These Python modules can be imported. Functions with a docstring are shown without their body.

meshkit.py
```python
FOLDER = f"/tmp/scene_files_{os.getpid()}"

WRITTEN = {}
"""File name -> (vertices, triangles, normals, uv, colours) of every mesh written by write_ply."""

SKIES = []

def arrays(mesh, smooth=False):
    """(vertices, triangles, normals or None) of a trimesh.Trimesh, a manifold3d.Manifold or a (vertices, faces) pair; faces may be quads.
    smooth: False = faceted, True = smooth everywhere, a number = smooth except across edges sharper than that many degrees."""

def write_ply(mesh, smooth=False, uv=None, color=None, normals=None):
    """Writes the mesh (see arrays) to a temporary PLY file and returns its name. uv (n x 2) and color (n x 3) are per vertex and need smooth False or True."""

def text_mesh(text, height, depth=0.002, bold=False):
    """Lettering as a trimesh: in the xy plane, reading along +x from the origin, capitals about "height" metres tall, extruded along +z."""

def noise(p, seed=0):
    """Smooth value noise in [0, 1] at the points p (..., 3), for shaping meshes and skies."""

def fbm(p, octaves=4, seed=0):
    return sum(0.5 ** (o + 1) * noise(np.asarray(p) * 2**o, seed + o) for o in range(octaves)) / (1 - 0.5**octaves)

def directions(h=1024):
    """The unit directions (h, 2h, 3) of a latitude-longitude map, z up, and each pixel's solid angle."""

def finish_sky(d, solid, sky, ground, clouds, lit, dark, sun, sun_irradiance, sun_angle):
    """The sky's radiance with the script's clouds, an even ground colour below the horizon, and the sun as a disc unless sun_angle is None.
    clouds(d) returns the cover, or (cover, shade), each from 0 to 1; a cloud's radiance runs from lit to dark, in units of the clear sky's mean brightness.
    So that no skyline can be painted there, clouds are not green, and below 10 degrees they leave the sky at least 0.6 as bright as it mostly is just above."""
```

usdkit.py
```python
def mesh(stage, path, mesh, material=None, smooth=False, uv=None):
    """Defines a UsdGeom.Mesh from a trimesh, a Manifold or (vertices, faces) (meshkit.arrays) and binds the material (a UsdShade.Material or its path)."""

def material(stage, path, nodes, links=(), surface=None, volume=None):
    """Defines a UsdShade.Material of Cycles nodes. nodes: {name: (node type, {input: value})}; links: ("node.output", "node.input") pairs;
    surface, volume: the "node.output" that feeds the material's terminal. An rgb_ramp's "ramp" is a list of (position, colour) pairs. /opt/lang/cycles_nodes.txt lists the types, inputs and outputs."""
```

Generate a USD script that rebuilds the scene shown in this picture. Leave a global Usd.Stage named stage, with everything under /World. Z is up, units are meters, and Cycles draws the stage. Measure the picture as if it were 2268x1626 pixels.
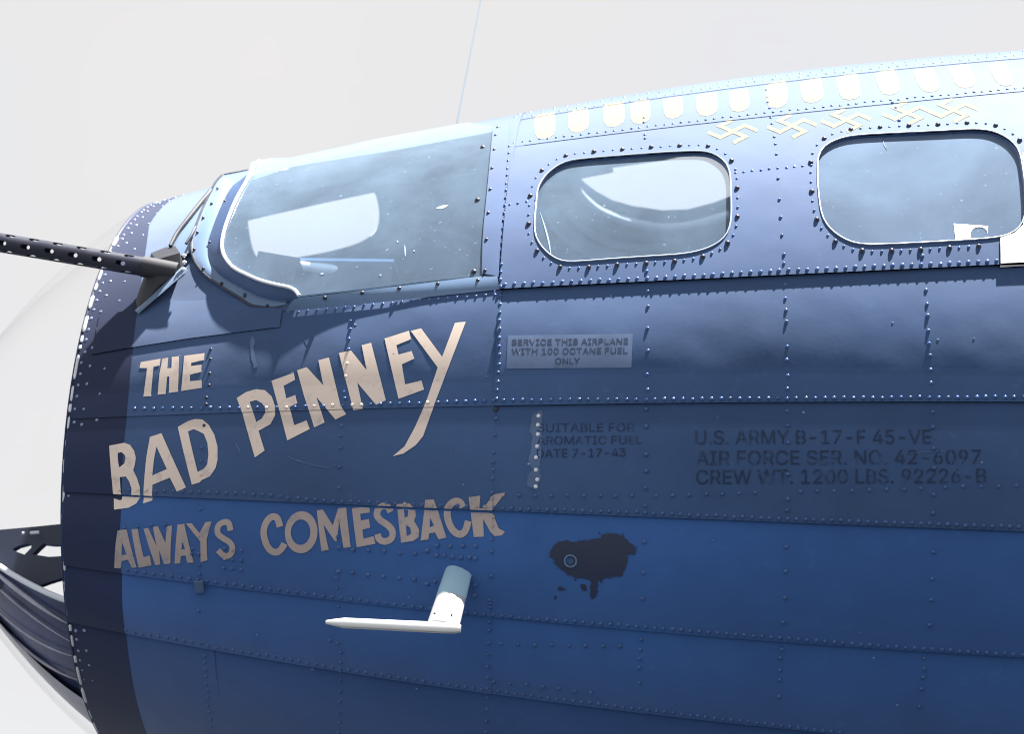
import math, random
import numpy as np, trimesh, usdkit, meshkit
import shapely
from shapely.geometry import Polygon, LineString, box as sbox, Point
from shapely.ops import unary_union
from shapely import affinity
from pxr import Usd, UsdGeom, UsdLux, UsdShade, Gf, Sdf

random.seed(7); RNG = np.random.default_rng(7)
stage = Usd.Stage.CreateInMemory()
UsdGeom.SetStageUpAxis(stage, UsdGeom.Tokens.z); UsdGeom.SetStageMetersPerUnit(stage, 1.0)
UsdGeom.Xform.Define(stage, '/World'); UsdGeom.Scope.Define(stage, '/World/Looks')

# ------------------------------------------------------------------ camera, sky, sun, exposure
ZC = 2.75                                   # height of the fuselage axis above the ground
EYE = np.array([1.02596, -3.28524, ZC - 0.94802]); YAW, PITCH, ROLL, FPX = -0.07145, 0.36005, 0.04367, 3343.82
EXPOSURE = 2.45
cy_, sy_, cp_, sp_ = math.cos(YAW), math.sin(YAW), math.cos(PITCH), math.sin(PITCH)
FWD = np.array([sy_ * cp_, cy_ * cp_, sp_]); _r = np.array([cy_, -sy_, 0.0]); _u = np.cross(_r, FWD)
RIGHT = math.cos(ROLL) * _r + math.sin(ROLL) * _u; UP = -math.sin(ROLL) * _r + math.cos(ROLL) * _u
cam = UsdGeom.Camera.Define(stage, '/World/camera')
M = Gf.Matrix4d(*RIGHT, 0, *UP, 0, *(-FWD), 0, *EYE, 1)
cam.AddTransformOp().Set(M)
cam.CreateHorizontalApertureAttr(36.0); cam.CreateVerticalApertureAttr(36.0 * 735 / 1024)
cam.CreateFocalLengthAttr(36.0 * FPX / 2267.0); cam.CreateClippingRangeAttr(Gf.Vec2f(0.05, 4000)); cam.CreateExposureAttr(EXPOSURE); cam.CreateFStopAttr(4.0); cam.CreateFocusDistanceAttr(2.62)

SUN = np.array([0.22, -0.09, 0.91]); SUN = SUN / np.linalg.norm(SUN)
SUN_EL, SUN_ROT = math.asin(SUN[2]), math.atan2(SUN[0], SUN[1])
usdkit.material(stage, '/World/Looks/sky', {
    'sky': ('sky_texture', {'sky_type': 'single_scattering', 'sun_disc': False, 'sun_elevation': SUN_EL, 'sun_rotation': SUN_ROT}),
    'tc': ('texture_coordinate', {}), 'n': ('noise_texture', {'scale': 2.2, 'detail': 5.0, 'roughness': 0.55}),
    'cover': ('map_range', {'from_min': 0.25, 'from_max': 0.6, 'to_min': 0.93, 'to_max': 1.0, 'clamp': True}),
    'cl': ('rgb_ramp', {'ramp': [(0.3, (1.45, 1.45, 1.475)), (0.7, (1.545, 1.525, 1.525))]}),
    'm': ('mix', {'mix_type': 'mix'}), 'bg': ('background_shader', {'strength': 0.1})},
    [('tc.generated', 'n.vector'), ('n.fac', 'cover.value'), ('n.fac', 'cl.fac'), ('cover.result', 'm.fac'), ('sky.color', 'm.color1'), ('cl.color', 'm.color2'), ('m.color', 'bg.color')], surface='bg.background')
dome = UsdLux.DomeLight.Define(stage, '/World/sky')
UsdShade.MaterialBindingAPI.Apply(dome.GetPrim()).Bind(UsdShade.Material.Get(stage, '/World/Looks/sky'))
sun = UsdLux.DistantLight.Define(stage, '/World/sun')
sun.CreateIntensityAttr(1.08); sun.CreateAngleAttr(1.0); sun.CreateColorAttr(Gf.Vec3f(1.0, 0.96, 0.9)); sun.CreateNormalizeAttr(True)
_z = SUN; _x = np.cross([0, 0, 1.0], _z); _x /= np.linalg.norm(_x); _y = np.cross(_z, _x)
sun.AddTransformOp().Set(Gf.Matrix4d(*_x, 0, *_y, 0, *_z, 0, 0, 0, 10, 1))

# ------------------------------------------------------------------ materials
def mat(name, nodes, links, surface):
    return usdkit.material(stage, '/World/Looks/' + name, nodes, links, surface=surface)

def paint(name, base, var=0.12, rough=0.42, sheen=0.0, scale=3.0, bump=0.0, spec=0.5, metallic=0.0, wear=None, wear_amt=0.0, wear_at=0.60):
    b = np.array(base, float)
    nodes = {'g': ('geometry', {}), 'n1': ('noise_texture', {'scale': scale, 'detail': 6.0, 'roughness': 0.6}),
             'r1': ('rgb_ramp', {'ramp': [(0.25, tuple(b * (1 - var))), (0.75, tuple(b * (1 + var)))]}),
             'n2': ('noise_texture', {'scale': 90.0, 'detail': 3.0}),
             'rr': ('map_range', {'from_min': 0.3, 'from_max': 0.7, 'to_min': rough - 0.06, 'to_max': rough + 0.08}),
             'p': ('principled_bsdf', {'sheen_weight': sheen, 'sheen_roughness': 0.5, 'specular_ior_level': spec, 'metallic': metallic})}
    links = [('g.position', 'n1.vector'), ('g.position', 'n2.vector'), ('n1.fac', 'r1.fac'), ('n1.fac', 'rr.value'), ('rr.result', 'p.roughness')]
    col = 'r1.color'
    if wear is not None:
        nodes['n3'] = ('noise_texture', {'scale': 38.0, 'detail': 8.0, 'roughness': 0.7, 'distortion': 0.4})
        nodes['w'] = ('map_range', {'from_min': wear_at, 'from_max': wear_at + .12, 'to_min': 0.0, 'to_max': wear_amt, 'clamp': True})
        nodes['mx'] = ('mix', {'mix_type': 'mix', 'color2': wear})
        links += [('g.position', 'n3.vector'), ('n3.fac', 'w.value'), ('w.result', 'mx.fac'), (col, 'mx.color1')]
        col = 'mx.color'
    links.append((col, 'p.base_color'))
    if bump:
        nodes['nb'] = ('noise_texture', {'scale': 5.0, 'detail': 2.0})
        nodes['bp'] = ('bump', {'strength': bump, 'distance': 0.012})
        nodes['bf'] = ('bump', {'strength': 0.05, 'distance': 0.002})
        links += [('g.position', 'nb.vector'), ('nb.fac', 'bp.height'), ('n2.fac', 'bf.height'), ('bp.normal', 'bf.normal'), ('bf.normal', 'p.normal')]
    mat(name, nodes, links, 'p.BSDF')
    return '/World/Looks/' + name

def skin(name, c, wear, sheen=0.42): return paint(name, c, 0.2, 0.62, sheen=sheen, spec=0.06, bump=0.5, wear=wear, wear_amt=0.35)
SKIN = skin('upper_skin_paint', (0.037, 0.081, 0.192), (0.07, 0.14, 0.29), 0.46)                # upper camouflage colour
SKIN_B, SKIN_C = skin('lower_skin_paint', (0.029, 0.092, 0.275), (0.06, 0.15, 0.36)), skin('shaded_lower_skin_paint', (0.022, 0.072, 0.225), (0.05, 0.13, 0.30))  # the belly copy is darkened to hold underside shade
SKIN_LIGHT = paint('worn_blue_paint', (0.075, 0.145, 0.27), 0.14, 0.40, sheen=0.25, bump=0.2, wear=(0.16, 0.25, 0.4), wear_amt=0.5)
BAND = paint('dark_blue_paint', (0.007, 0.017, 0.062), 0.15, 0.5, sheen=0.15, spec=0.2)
LETTER = paint('cream_letter_paint', (0.68, 0.57, 0.50), 0.06, 0.55, wear=(0.36, 0.33, 0.36), wear_amt=0.5, wear_at=.55)
LETTER2 = paint('shaded_letter_paint', (0.34, 0.285, 0.275), 0.10, 0.55, wear=(0.15, 0.17, 0.24), wear_amt=0.6, wear_at=.54)  # same lettering, darkened: shade put into the colour
MARKING = paint('pale_marking_paint', (0.225, 0.215, 0.17), 0.06, 0.8, spec=0.05)
STENCIL = paint('faded_stencil_paint', (0.010, 0.026, 0.075), 0.15, 0.6, sheen=0.6, spec=.13, wear=(0.035, 0.078, 0.188), wear_amt=0.8, wear_at=.51)
PLACARD = paint('placard_paint', (0.075, 0.13, 0.26), 0.22, 0.45, scale=14.0, sheen=0.2)
PATCH = paint('touch_up_paint', (0.006, 0.014, 0.045), 0.15, 0.5)
SCUFF = paint('scuffed_paint', (0.060, 0.115, 0.235), 0.2, 0.5, scale=20)
RIVET = paint('rivet_paint', (0.040, 0.094, 0.25), 0.2, 0.26, scale=40.0)
SCREW = paint('dark_screw', (0.012, 0.018, 0.04), 0.2, 0.4, scale=40.0)
WHITE = paint('white_paint', (0.80, 0.80, 0.80), 0.03, 0.3)
METAL = paint('polished_aluminium', (0.86, 0.87, 0.88), 0.03, 0.22, metallic=0.75)
MAST_SHADE = paint('mast_shade_blue', (0.38, 0.58, 0.70), 0.06, 0.3, metallic=0.2)  # blue tint holds the shade on the upper mast
RIM = paint('bare_rim', (0.62, 0.66, 0.74), 0.06, 0.35, metallic=0.3)
GUNMETAL = paint('gunmetal', (0.014, 0.017, 0.036), 0.15, 0.4, scale=20, metallic=0.1)
RUBBER = paint('dark_rubber', (0.013, 0.015, 0.024), 0.2, 0.6)
INSIDE = paint('interior_paint', (0.40, 0.58, 0.86), 0.12, 0.6)
INLIGHT = paint('interior_frame_paint', (0.26, 0.36, 0.46), 0.08, 0.5)
INDARK = paint('interior_dark', (0.02, 0.03, 0.06), 0.15, 0.5)
FRAME = paint('window_frame_paint', (0.32, 0.38, 0.48), 0.08, 0.4)
GASKET = paint('moulded_lip_paint', (0.035, 0.075, 0.18), 0.15, 0.45)
HOOP = paint('pale_hoop_paint', (0.50, 0.62, 0.74), 0.08, 0.5)
STREAK = paint('pane_streak', (0.26, 0.38, 0.54), 0.1, 0.6)
CHIP = paint('chipped_paint', (0.22, 0.30, 0.46), 0.2, 0.4)
RINGRIV = paint('bright_rivet', (0.20, 0.27, 0.46), 0.25, 0.25, scale=40, metallic=0.3)  # lighter colour paints glints onto the ring rivets
NOSE_FADE = paint('nose_fade_paint', (0.32, 0.32, 0.42), 0.35, 0.3, scale=12, metallic=.2)  # pale tone for reflections fading out in the lower nose
NOSEFLOOR = paint('nose_floor_paint', (0.045, 0.06, 0.14), 0.55, 0.25, scale=6, metallic=.3)  # strong tone variation paints streaky reflections on the floor
GROUND = paint('tarmac', (0.018, 0.021, 0.024), 0.25, 0.85, scale=0.8)  # unseen ground, darkened to cut bounce onto the lower hull

def pane(name, tint, haze_col, haze, rough=0.03, scale=7.0, spots=True, fmin=0.05, fmax=1.0):
    """Plexiglass: clear, a Fresnel gloss, and an uneven film, dust plus painted haze, that scatters light."""
    mat(name, {'g': ('geometry', {}), 't': ('transparent_bsdf', {'color': tint}), 'gl': ('glossy_bsdf', {'color': (0.95, 0.95, 0.95), 'roughness': rough}),
               'lw': ('layer_weight', {'blend': 0.5}), 'pw': ('math', {'math_type': 'power', 'value2': 5.0}), 'f': ('map_range', {'from_min': 0.0, 'from_max': 1.0, 'to_min': fmin, 'to_max': fmax}), 'm1': ('mix_closure', {}), 'd': ('diffuse_bsdf', {'color': haze_col}), 'tl': ('translucent_bsdf', {'color': haze_col}),
               'dm': ('mix_closure', {'fac': 0.6}), 'n': ('noise_texture', {'scale': scale, 'detail': 5.0, 'roughness': 0.6, 'distortion': 0.3}),
               'mr': ('map_range', {'from_min': 0.3, 'from_max': 0.75, 'to_min': haze * 0.75, 'to_max': haze * 1.3, 'clamp': True}),
               'v': ('noise_texture', {'scale': 120.0, 'detail': 2.0}), 'vm': ('map_range', {'from_min': 0.70, 'from_max': 0.78, 'to_min': 0.0, 'to_max': 0.45 if spots else 0.0, 'clamp': True}),
               'a': ('math', {'math_type': 'add', 'use_clamp': True}), 'm2': ('mix_closure', {})},
        [('lw.facing', 'pw.value1'), ('pw.value', 'f.value'), ('f.result', 'm1.fac'), ('t.BSDF', 'm1.closure1'), ('gl.BSDF', 'm1.closure2'), ('d.BSDF', 'dm.closure1'), ('tl.BSDF', 'dm.closure2'),
         ('g.position', 'n.vector'), ('g.position', 'v.vector'), ('n.fac', 'mr.value'), ('v.fac', 'vm.value'), ('mr.result', 'a.value1'), ('vm.result', 'a.value2'),
         ('a.value', 'm2.fac'), ('m1.closure', 'm2.closure1'), ('dm.closure', 'm2.closure2')], 'm2.closure')
    return '/World/Looks/' + name
PANE = pane('dusty_plexiglass', (0.92, 0.96, 1.0), (0.50, 0.72, 1.0), 0.34)
PANE2 = pane('sky_haze_plexiglass', (0.90, 0.95, 1.0), (0.48, 0.67, 0.97), 0.56, scale=4.0)  # extra blue haze paints reflected sky into the aft pane
NOSEPANE = pane('clear_plexiglass', (1.0, 1.0, 1.0), (0.8, 0.82, 0.9), 0.001, scale=3.0, spots=False, fmin=0.0, fmax=0.22)

# ------------------------------------------------------------------ object helpers
used = {}
def numbered(parent, name):
    k = (parent, name); n = used.get(k, 0); used[k] = n + 1
    return name if n == 0 else f'{name}_{n:03d}'
def tag(prim, label=None, cat=None, group=None, kind=None):
    for k, v in (('label', label), ('category', cat), ('group', group), ('kind', kind)):
        if v: prim.SetCustomDataByKey(k, v)
    return prim
def thing(name, label, cat, group=None):
    x = UsdGeom.Xform.Define(stage, '/World/' + numbered('/World', name))
    return tag(x.GetPrim(), label, cat, group)
class MB:
    """Collects vertices, faces and normals of one mesh."""
    def __init__(s): s.v, s.f, s.n, s.k = [], [], [], 0
    def add(s, v, f, n=None):
        v = np.asarray(v, float); f = np.asarray(f, int)
        if f.shape[1] == 4: f = np.vstack([f[:, [0, 1, 2]], f[:, [0, 2, 3]]])
        if n is None:
            v, f, n = meshkit.arrays((v, f), 35)
        s.v.append(v); s.f.append(f + s.k); s.n.append(n); s.k += len(v); return s
    def tri(s, m, smooth=35):
        v, f, n = meshkit.arrays(m, smooth)
        if n is None:
            v = v[f.ravel()]; f = np.arange(len(v)).reshape(-1, 3); fn = np.cross(v[1::3] - v[0::3], v[2::3] - v[0::3]); fn /= np.linalg.norm(fn, axis=1, keepdims=True) + 1e-12; n = np.repeat(fn, 3, 0)
        s.v.append(v); s.f.append(f + s.k); s.n.append(n); s.k += len(v); return s
    def build(s, name, material, parent='/World', **kw):
        if not s.v: return None
        parent = str(parent.GetPath()) if hasattr(parent, 'GetPath') else parent
        path = parent + '/' + numbered(parent, name)
        from pxr import Vt
        m = UsdGeom.Mesh.Define(stage, path); v, f, n = np.vstack(s.v), np.vstack(s.f), np.vstack(s.n)
        m.CreatePointsAttr(Vt.Vec3fArray.FromNumpy(v.astype(np.float32)))
        m.CreateFaceVertexCountsAttr(Vt.IntArray.FromNumpy(np.full(len(f), 3, np.int32)))
        m.CreateFaceVertexIndicesAttr(Vt.IntArray.FromNumpy(f.astype(np.int32).ravel()))
        m.CreateSubdivisionSchemeAttr('none'); m.CreateNormalsAttr(Vt.Vec3fArray.FromNumpy(n.astype(np.float32))); m.SetNormalsInterpolation('vertex')
        UsdShade.MaterialBindingAPI.Apply(m.GetPrim()).Bind(UsdShade.Material.Get(stage, material))
        tag(m.GetPrim(), **kw); return m.GetPrim()

def tube(points, r, n=12, cap=True):
    p = np.asarray(points, float); r = np.broadcast_to(np.asarray(r, float), (len(p),))
    t = np.gradient(p, axis=0); t /= np.linalg.norm(t, axis=1, keepdims=True) + 1e-12
    a = np.array([0, 0, 1.0]) if abs(t[0][2]) < .9 else np.array([1.0, 0, 0]); V, F = [], []
    for i in range(len(p)):
        a = a - t[i] * (a @ t[i]); a /= np.linalg.norm(a); b = np.cross(t[i], a); th = np.linspace(0, 2 * np.pi, n, endpoint=False)
        V.append(p[i] + r[i] * (np.cos(th)[:, None] * a + np.sin(th)[:, None] * b))
    V = np.vstack(V)
    for i in range(len(p) - 1):
        for j in range(n):
            k = (j + 1) % n; F.append([i * n + j, i * n + k, (i + 1) * n + k, (i + 1) * n + j])
    F = np.array(F); F = np.vstack([F[:, [0, 1, 2]], F[:, [0, 2, 3]]])
    if cap:
        c0, c1 = len(V), len(V) + 1; V = np.vstack([V, p[0], p[-1]]); e = (len(p) - 1) * n
        F = np.vstack([F, [[c0, (j + 1) % n, j] for j in range(n)], [[c1, e + j, e + (j + 1) % n] for j in range(n)]])
    return trimesh.Trimesh(V, F, process=False)

# ------------------------------------------------------------------ the fuselage as a surface: station x, angle th from the top round the near side
def radius(x): return 0.63 + 0.30274 * x - 0.06322 * np.clip(x, -1, 2.39) ** 2 - np.where(np.asarray(x) > 2.39, 0.30274 * (np.asarray(x) - 2.39), 0)
def raw(x, th, o=0.0):
    x, th = np.asarray(x, float), np.asarray(th, float); r = radius(x) + o
    return np.stack(np.broadcast_arrays(x, -r * np.sin(th), ZC - 0.00167 * x + r * np.cos(th)), -1)
S = 1.0
def ray(px):
    px = np.atleast_2d(np.asarray(px, float))
    d = FWD + ((px[:, :1] - 1133.5) / FPX) * RIGHT - ((px[:, 1:] - 813) / FPX) * UP
    return d / np.linalg.norm(d, axis=1, keepdims=True)
def cast(px, off=0.0, far=False):
    """Where the sight line through a point of the photograph meets the fuselage (+ off): (n, 2) of x, th."""
    d = ray(px); t = np.linspace(1.6, 6.5, 900)
    P = EYE + d[:, None] * t[None, :, None]
    F = np.hypot(P[..., 1], P[..., 2] - ZC + 0.00167 * P[..., 0]) - radius(P[..., 0]) - off
    out = np.zeros((len(d), 2))
    for i in range(len(d)):
        neg = np.nonzero(F[i] < 0)[0]
        if len(neg) == 0: j = F[i].argmin(); ti = t[j]
        else:
            j = neg[-1] if far else neg[0]
            a, b = (j, j + 1) if far else (max(j - 1, 0), j)
            fa, fb = F[i, a], F[i, b]; ti = t[a] + (t[b] - t[a]) * fa / (fa - fb) if fa != fb else t[a]
        p = EYE + d[i] * ti; out[i] = p[0], math.atan2(-p[1], p[2] - ZC + 0.00167 * p[0])
    return out
def dens(p, step=12.0, closed=False):
    p = np.asarray(p, float)
    if closed: p = np.vstack([p, p[:1]])
    out = []
    for a, b in zip(p[:-1], p[1:]):
        n = max(1, int(np.ceil(np.linalg.norm(b - a) / step))); out += [a + (b - a) * k / n for k in range(n)]
    if not closed: out.append(p[-1])
    return np.array(out)
def resample(p, n):
    p = np.asarray(p, float); s = np.r_[0, np.cumsum(np.linalg.norm(np.diff(p, axis=0), axis=1))]
    q = np.linspace(0, s[-1], n); return np.stack([np.interp(q, s, p[:, k]) for k in range(p.shape[1])], -1)
def smooth_closed(p, n=90):
    p = np.asarray(p, float)
    for _ in range(2):
        q = np.roll(p, -1, 0); p = np.stack([.75 * p + .25 * q, .25 * p + .75 * q], 1).reshape(-1, 2)
    return resample(np.vstack([p, p[:1]]), n + 1)[:-1]
def smooth_open(p, n=40):
    p = np.asarray(p, float)
    for _ in range(2):
        q = np.stack([.75 * p[:-1] + .25 * p[1:], .25 * p[:-1] + .75 * p[1:]], 1).reshape(-1, 2); p = np.vstack([p[:1], q, p[-1:]])
    return resample(p, n)
RS = 0.8                                   # polygons live in (x, RS*th), roughly metres
def pxpoly(pts, off=0.0, far=False, step=12.0):
    c = cast(dens(pts, step, True), off, far); return Polygon(np.stack([c[:, 0], c[:, 1] * RS], -1)).buffer(0)
def norm_pos(pos, x, th):
    e = 1e-4; a = pos(x + e, th) - pos(x - e, th); b = pos(x, th + e) - pos(x, th - e); n = np.cross(b, a)
    n = n / (np.linalg.norm(n, axis=-1, keepdims=True) + 1e-15); out = raw(x, th) - np.stack([x, 0 * x, ZC + 0 * x], -1)
    return n * np.sign((n * out).sum(-1, keepdims=True) + 1e-12)
def sheet(mb, poly, off, step=0.03, skirt=0.002):
    """Meshes a polygon of (x, RS*th) on the fuselage, lifted by off(x, th), with an edge going down by skirt."""
    pos = lambda x, th: raw(x, th, off(x, th))
    polys = [g for g in getattr(poly, 'geoms', [poly]) if g.geom_type == 'Polygon' and g.area > 1e-8]
    for g in polys:
        g = g.simplify(1e-5); g = shapely.segmentize(g, step)
        if g.is_empty: continue
        x0, y0, x1, y1 = g.bounds; pr = shapely.prepare(g); V, F, idx = [], [], {}
        def vid(p):
            k = (round(p[0], 6), round(p[1], 6))
            if k not in idx: idx[k] = len(V); V.append(k)
            return idx[k]
        for i in range(int(np.floor(x0 / step)), int(np.floor(x1 / step)) + 1):
            for j in range(int(np.floor(y0 / step)), int(np.floor(y1 / step)) + 1):
                c = sbox(i * step, j * step, (i + 1) * step, (j + 1) * step)
                if not g.intersects(c): continue
                if g.contains(c):
                    a, b, cc, d = [vid(q) for q in ((i * step, j * step), ((i + 1) * step, j * step), ((i + 1) * step, (j + 1) * step), (i * step, (j + 1) * step))]
                    F += [[a, b, cc], [a, cc, d]]; continue
                q = g.intersection(c)
                for h in getattr(q, 'geoms', [q]):
                    if h.geom_type != 'Polygon' or h.area < 1e-10: continue
                    try: tv, tf = trimesh.creation.triangulate_polygon(h, engine='earcut')
                    except Exception: continue
                    ids = [vid(p) for p in tv]; F += [[ids[a] for a in t] for t in tf]
        if not F: continue
        V = np.array(V); F = np.array(F); F = F[(F[:, 0] != F[:, 1]) & (F[:, 1] != F[:, 2]) & (F[:, 0] != F[:, 2])]
        x, th = V[:, 0], V[:, 1] / RS; P = pos(x, th); N = norm_pos(pos, x, th)
        fn = np.cross(P[F[:, 1]] - P[F[:, 0]], P[F[:, 2]] - P[F[:, 0]]); flip = (fn * N[F[:, 0]]).sum(-1) < 0
        F[flip] = F[flip][:, ::-1]; mb.add(P, F, N)
        if skirt:
            for ringc in [g.exterior, *g.interiors]:
                c = np.array(ringc.coords); x, th = c[:, 0], c[:, 1] / RS; top = pos(x, th); dn = raw(x, th, off(x, th) - skirt); n = len(c)
                e = np.vstack([top, dn]); f = [[k, k + 1, n + k + 1, n + k] for k in range(n - 1)]
                # outward edge normals
                tg = np.gradient(top, axis=0); nn = np.cross(tg, norm_pos(pos, x, th)); nn /= np.linalg.norm(nn, axis=1, keepdims=True) + 1e-12
                if ringc.is_ccw == (ringc is g.exterior): pass
                mb.add(e, f, np.vstack([nn, nn]))
    return mb
const = lambda v: (lambda x, th: 0 * np.asarray(x, float) + v)

# ------------------------------------------------------------------ the setting
g = MB(); k = 24; a = np.linspace(0, 2 * np.pi, k, endpoint=False)
rings = [0, 4, 12, 40, 150, 900]; V = [[0, 0, 0]]; F = []
for r in rings[1:]:
    V += [[r * math.cos(t), r * math.sin(t), 0] for t in a]
for j in range(k): F.append([0, 1 + j, 1 + (j + 1) % k])
for i in range(len(rings) - 2):
    for j in range(k):
        p, q = 1 + i * k + j, 1 + i * k + (j + 1) % k; F += [[p, p + k, q + k], [p, q + k, q]]
g.add(np.array(V, float), np.array(F), np.tile([0, 0, 1.0], (len(V), 1))); g.build('ground', GROUND, kind='structure', label='very dark tarmac under the bomber', cat='ground')

# ------------------------------------------------------------------ the bomber
PLANE = thing('bomber_aircraft', 'blue painted bomber nose with riveted skin, side windows and hand painted name', 'aircraft')
XS = 0.8215                                # station of the main vertical joint
XE = 8.0

# lap joints, as the photograph shows them (2267 px wide copy), each turned into th(x)
SEAM_PX = {
 'L0': [(1133, 268), (1655, 189), (2267, 128)],
 'L1': [(1120, 327), (1425, 290), (1700, 258), (2000, 227), (2267, 203)],
 'L2': [(1110, 642), (1440, 629), (1740, 611), (2040, 599), (2230, 590)],
 'L3': [(200, 925), (600, 914), (1100, 897), (1440, 894), (1740, 893), (2267, 890)],
 'L4': [(160, 1094), (560, 1104), (900, 1123), (1110, 1136), (1430, 1145), (1740, 1155), (2267, 1178)],
 'L5': [(170, 1258), (280, 1268), (458, 1292), (744, 1330), (1060, 1366), (1400, 1391), (1710, 1418), (2022, 1442), (2267, 1457)],
 'L6': [(190, 1384), (280, 1401), (464, 1435), (748, 1485), (1094, 1536), (1400, 1575), (1733, 1612)]}
SEAM = {}
for k_, p in SEAM_PX.items():
    c = cast(dens(p, 40)); co = np.polyfit(c[:, 0], c[:, 1], 2); xa, xb = c[:, 0].min(), c[:, 0].max()
    SEAM[k_] = (lambda co, xa, xb: lambda x: np.polyval(co, np.clip(x, xa, xb)))(co, xa, xb)
# front part of the skin above L3 ends under the cheek window
PANELS = []                                # dict: name poly off
def add_panel(ttop, tbot, xa, xb, lip=0.0042, pillow=0.003, base=0.0002, holes=None, mat=None, over=0.010, cut=None, name='skin_panel', label=None):
    xs = np.linspace(xa, xb, 60); top = np.stack([xs, RS * (ttop(xs) - over)], -1); bot = np.stack([xs, RS * tbot(xs)], -1)
    poly = Polygon(np.vstack([top, bot[::-1]])); vis = Polygon(np.vstack([np.stack([xs, RS * ttop(xs)], -1), bot[::-1]]))
    if holes is not None: poly = poly.difference(holes); vis = vis.difference(holes)
    def off(x, th):
        a, b = ttop(x), tbot(x); t = np.clip((th - a) / (b - a), -0.1, 1.0)
        return base + lip * np.clip(t, 0, 1) + pillow * 4 * np.clip(t, 0, 1) * (1 - np.clip(t, 0, 1))
    PANELS.append(dict(poly=poly, vis=vis, off=off, mat=mat or SKIN, name=name, label=label)); return PANELS[-1]

W2 = smooth_closed(np.array([(445,740),(452,660),(480,595),(540,522),(650,448),(800,426),(1100,402),(1400,380),(1650,371),(1740,388),(1825,445),(1866,520),(1872,640),(1878,860),(1855,975),(1800,1042),(1700,1098),(1550,1136),(1300,1152),(1000,1172),(720,1194),(620,1188),(520,1128),(445,1030),(427,930)], float) * .3011 + (1053.7, 225.8))
W3 = smooth_closed(np.array([(630,870),(638,780),(680,722),(760,680),(860,657),(1050,645),(1400,630),(1650,616),(1760,633),(1850,680),(1910,742),(1932,820),(1955,1000),(1960,1130),(1935,1230),(1880,1282),(1800,1312),(1600,1330),(1100,1357),(900,1360),(790,1322),(700,1250),(655,1170),(636,1020)], float) * .3472 + (1589.6, 75.3))
CHEEK_OUT = [(562, 344), (515, 368), (480, 398), (467, 424), (449, 461), (434, 502), (424, 528), (423, 556), (432, 583), (453, 609), (490, 635), (534, 661), (554, 677), (590, 683), (629, 681), (653, 674)]
CHEEK_IN = [(574, 356), (568, 362), (561, 370), (545, 402), (523, 439), (503, 487), (491, 528), (491.5, 557), (503, 579), (520, 596), (548, 609), (574, 621), (612, 631), (640, 636), (654, 643), (662, 655)]
win2, win3 = pxpoly(W2), pxpoly(W3)
cheek_hole = pxpoly([(470, 430), (440, 540), (450, 600), (540, 650), (640, 664), (1098, 612), (1112, 290), (900, 330), (640, 372), (520, 415)])
far1 = pxpoly(smooth_closed(np.array([(290,770),(345,742),(400,725),(480,712),(560,690),(640,672),(760,642),(900,612),(1040,588),(1105,582),(1145,597),(1172,720),(1165,830),(1120,890),(1020,950),(830,1000),(700,1025),(580,1046),(400,1060),(345,1035),(318,960),(298,850)], float) * .3319 + (451.6, 225.8)), far=True)
far2 = pxpoly(np.array([(770,560),(1010,512),(1003,478),(1380,425),(1700,350),(2050,320),(2150,480),(2070,630),(1900,682),(1750,740),(1560,790),(1370,797),(1150,765),(1000,722),(880,655),(800,595)], float) * .3011 + (1053.7, 225.8), far=True)
print('far1', far1.bounds, 'far2', far2.bounds)
def farshift(p, lo):                        # bring th of a far opening into the range of the far panels
    return p

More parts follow.
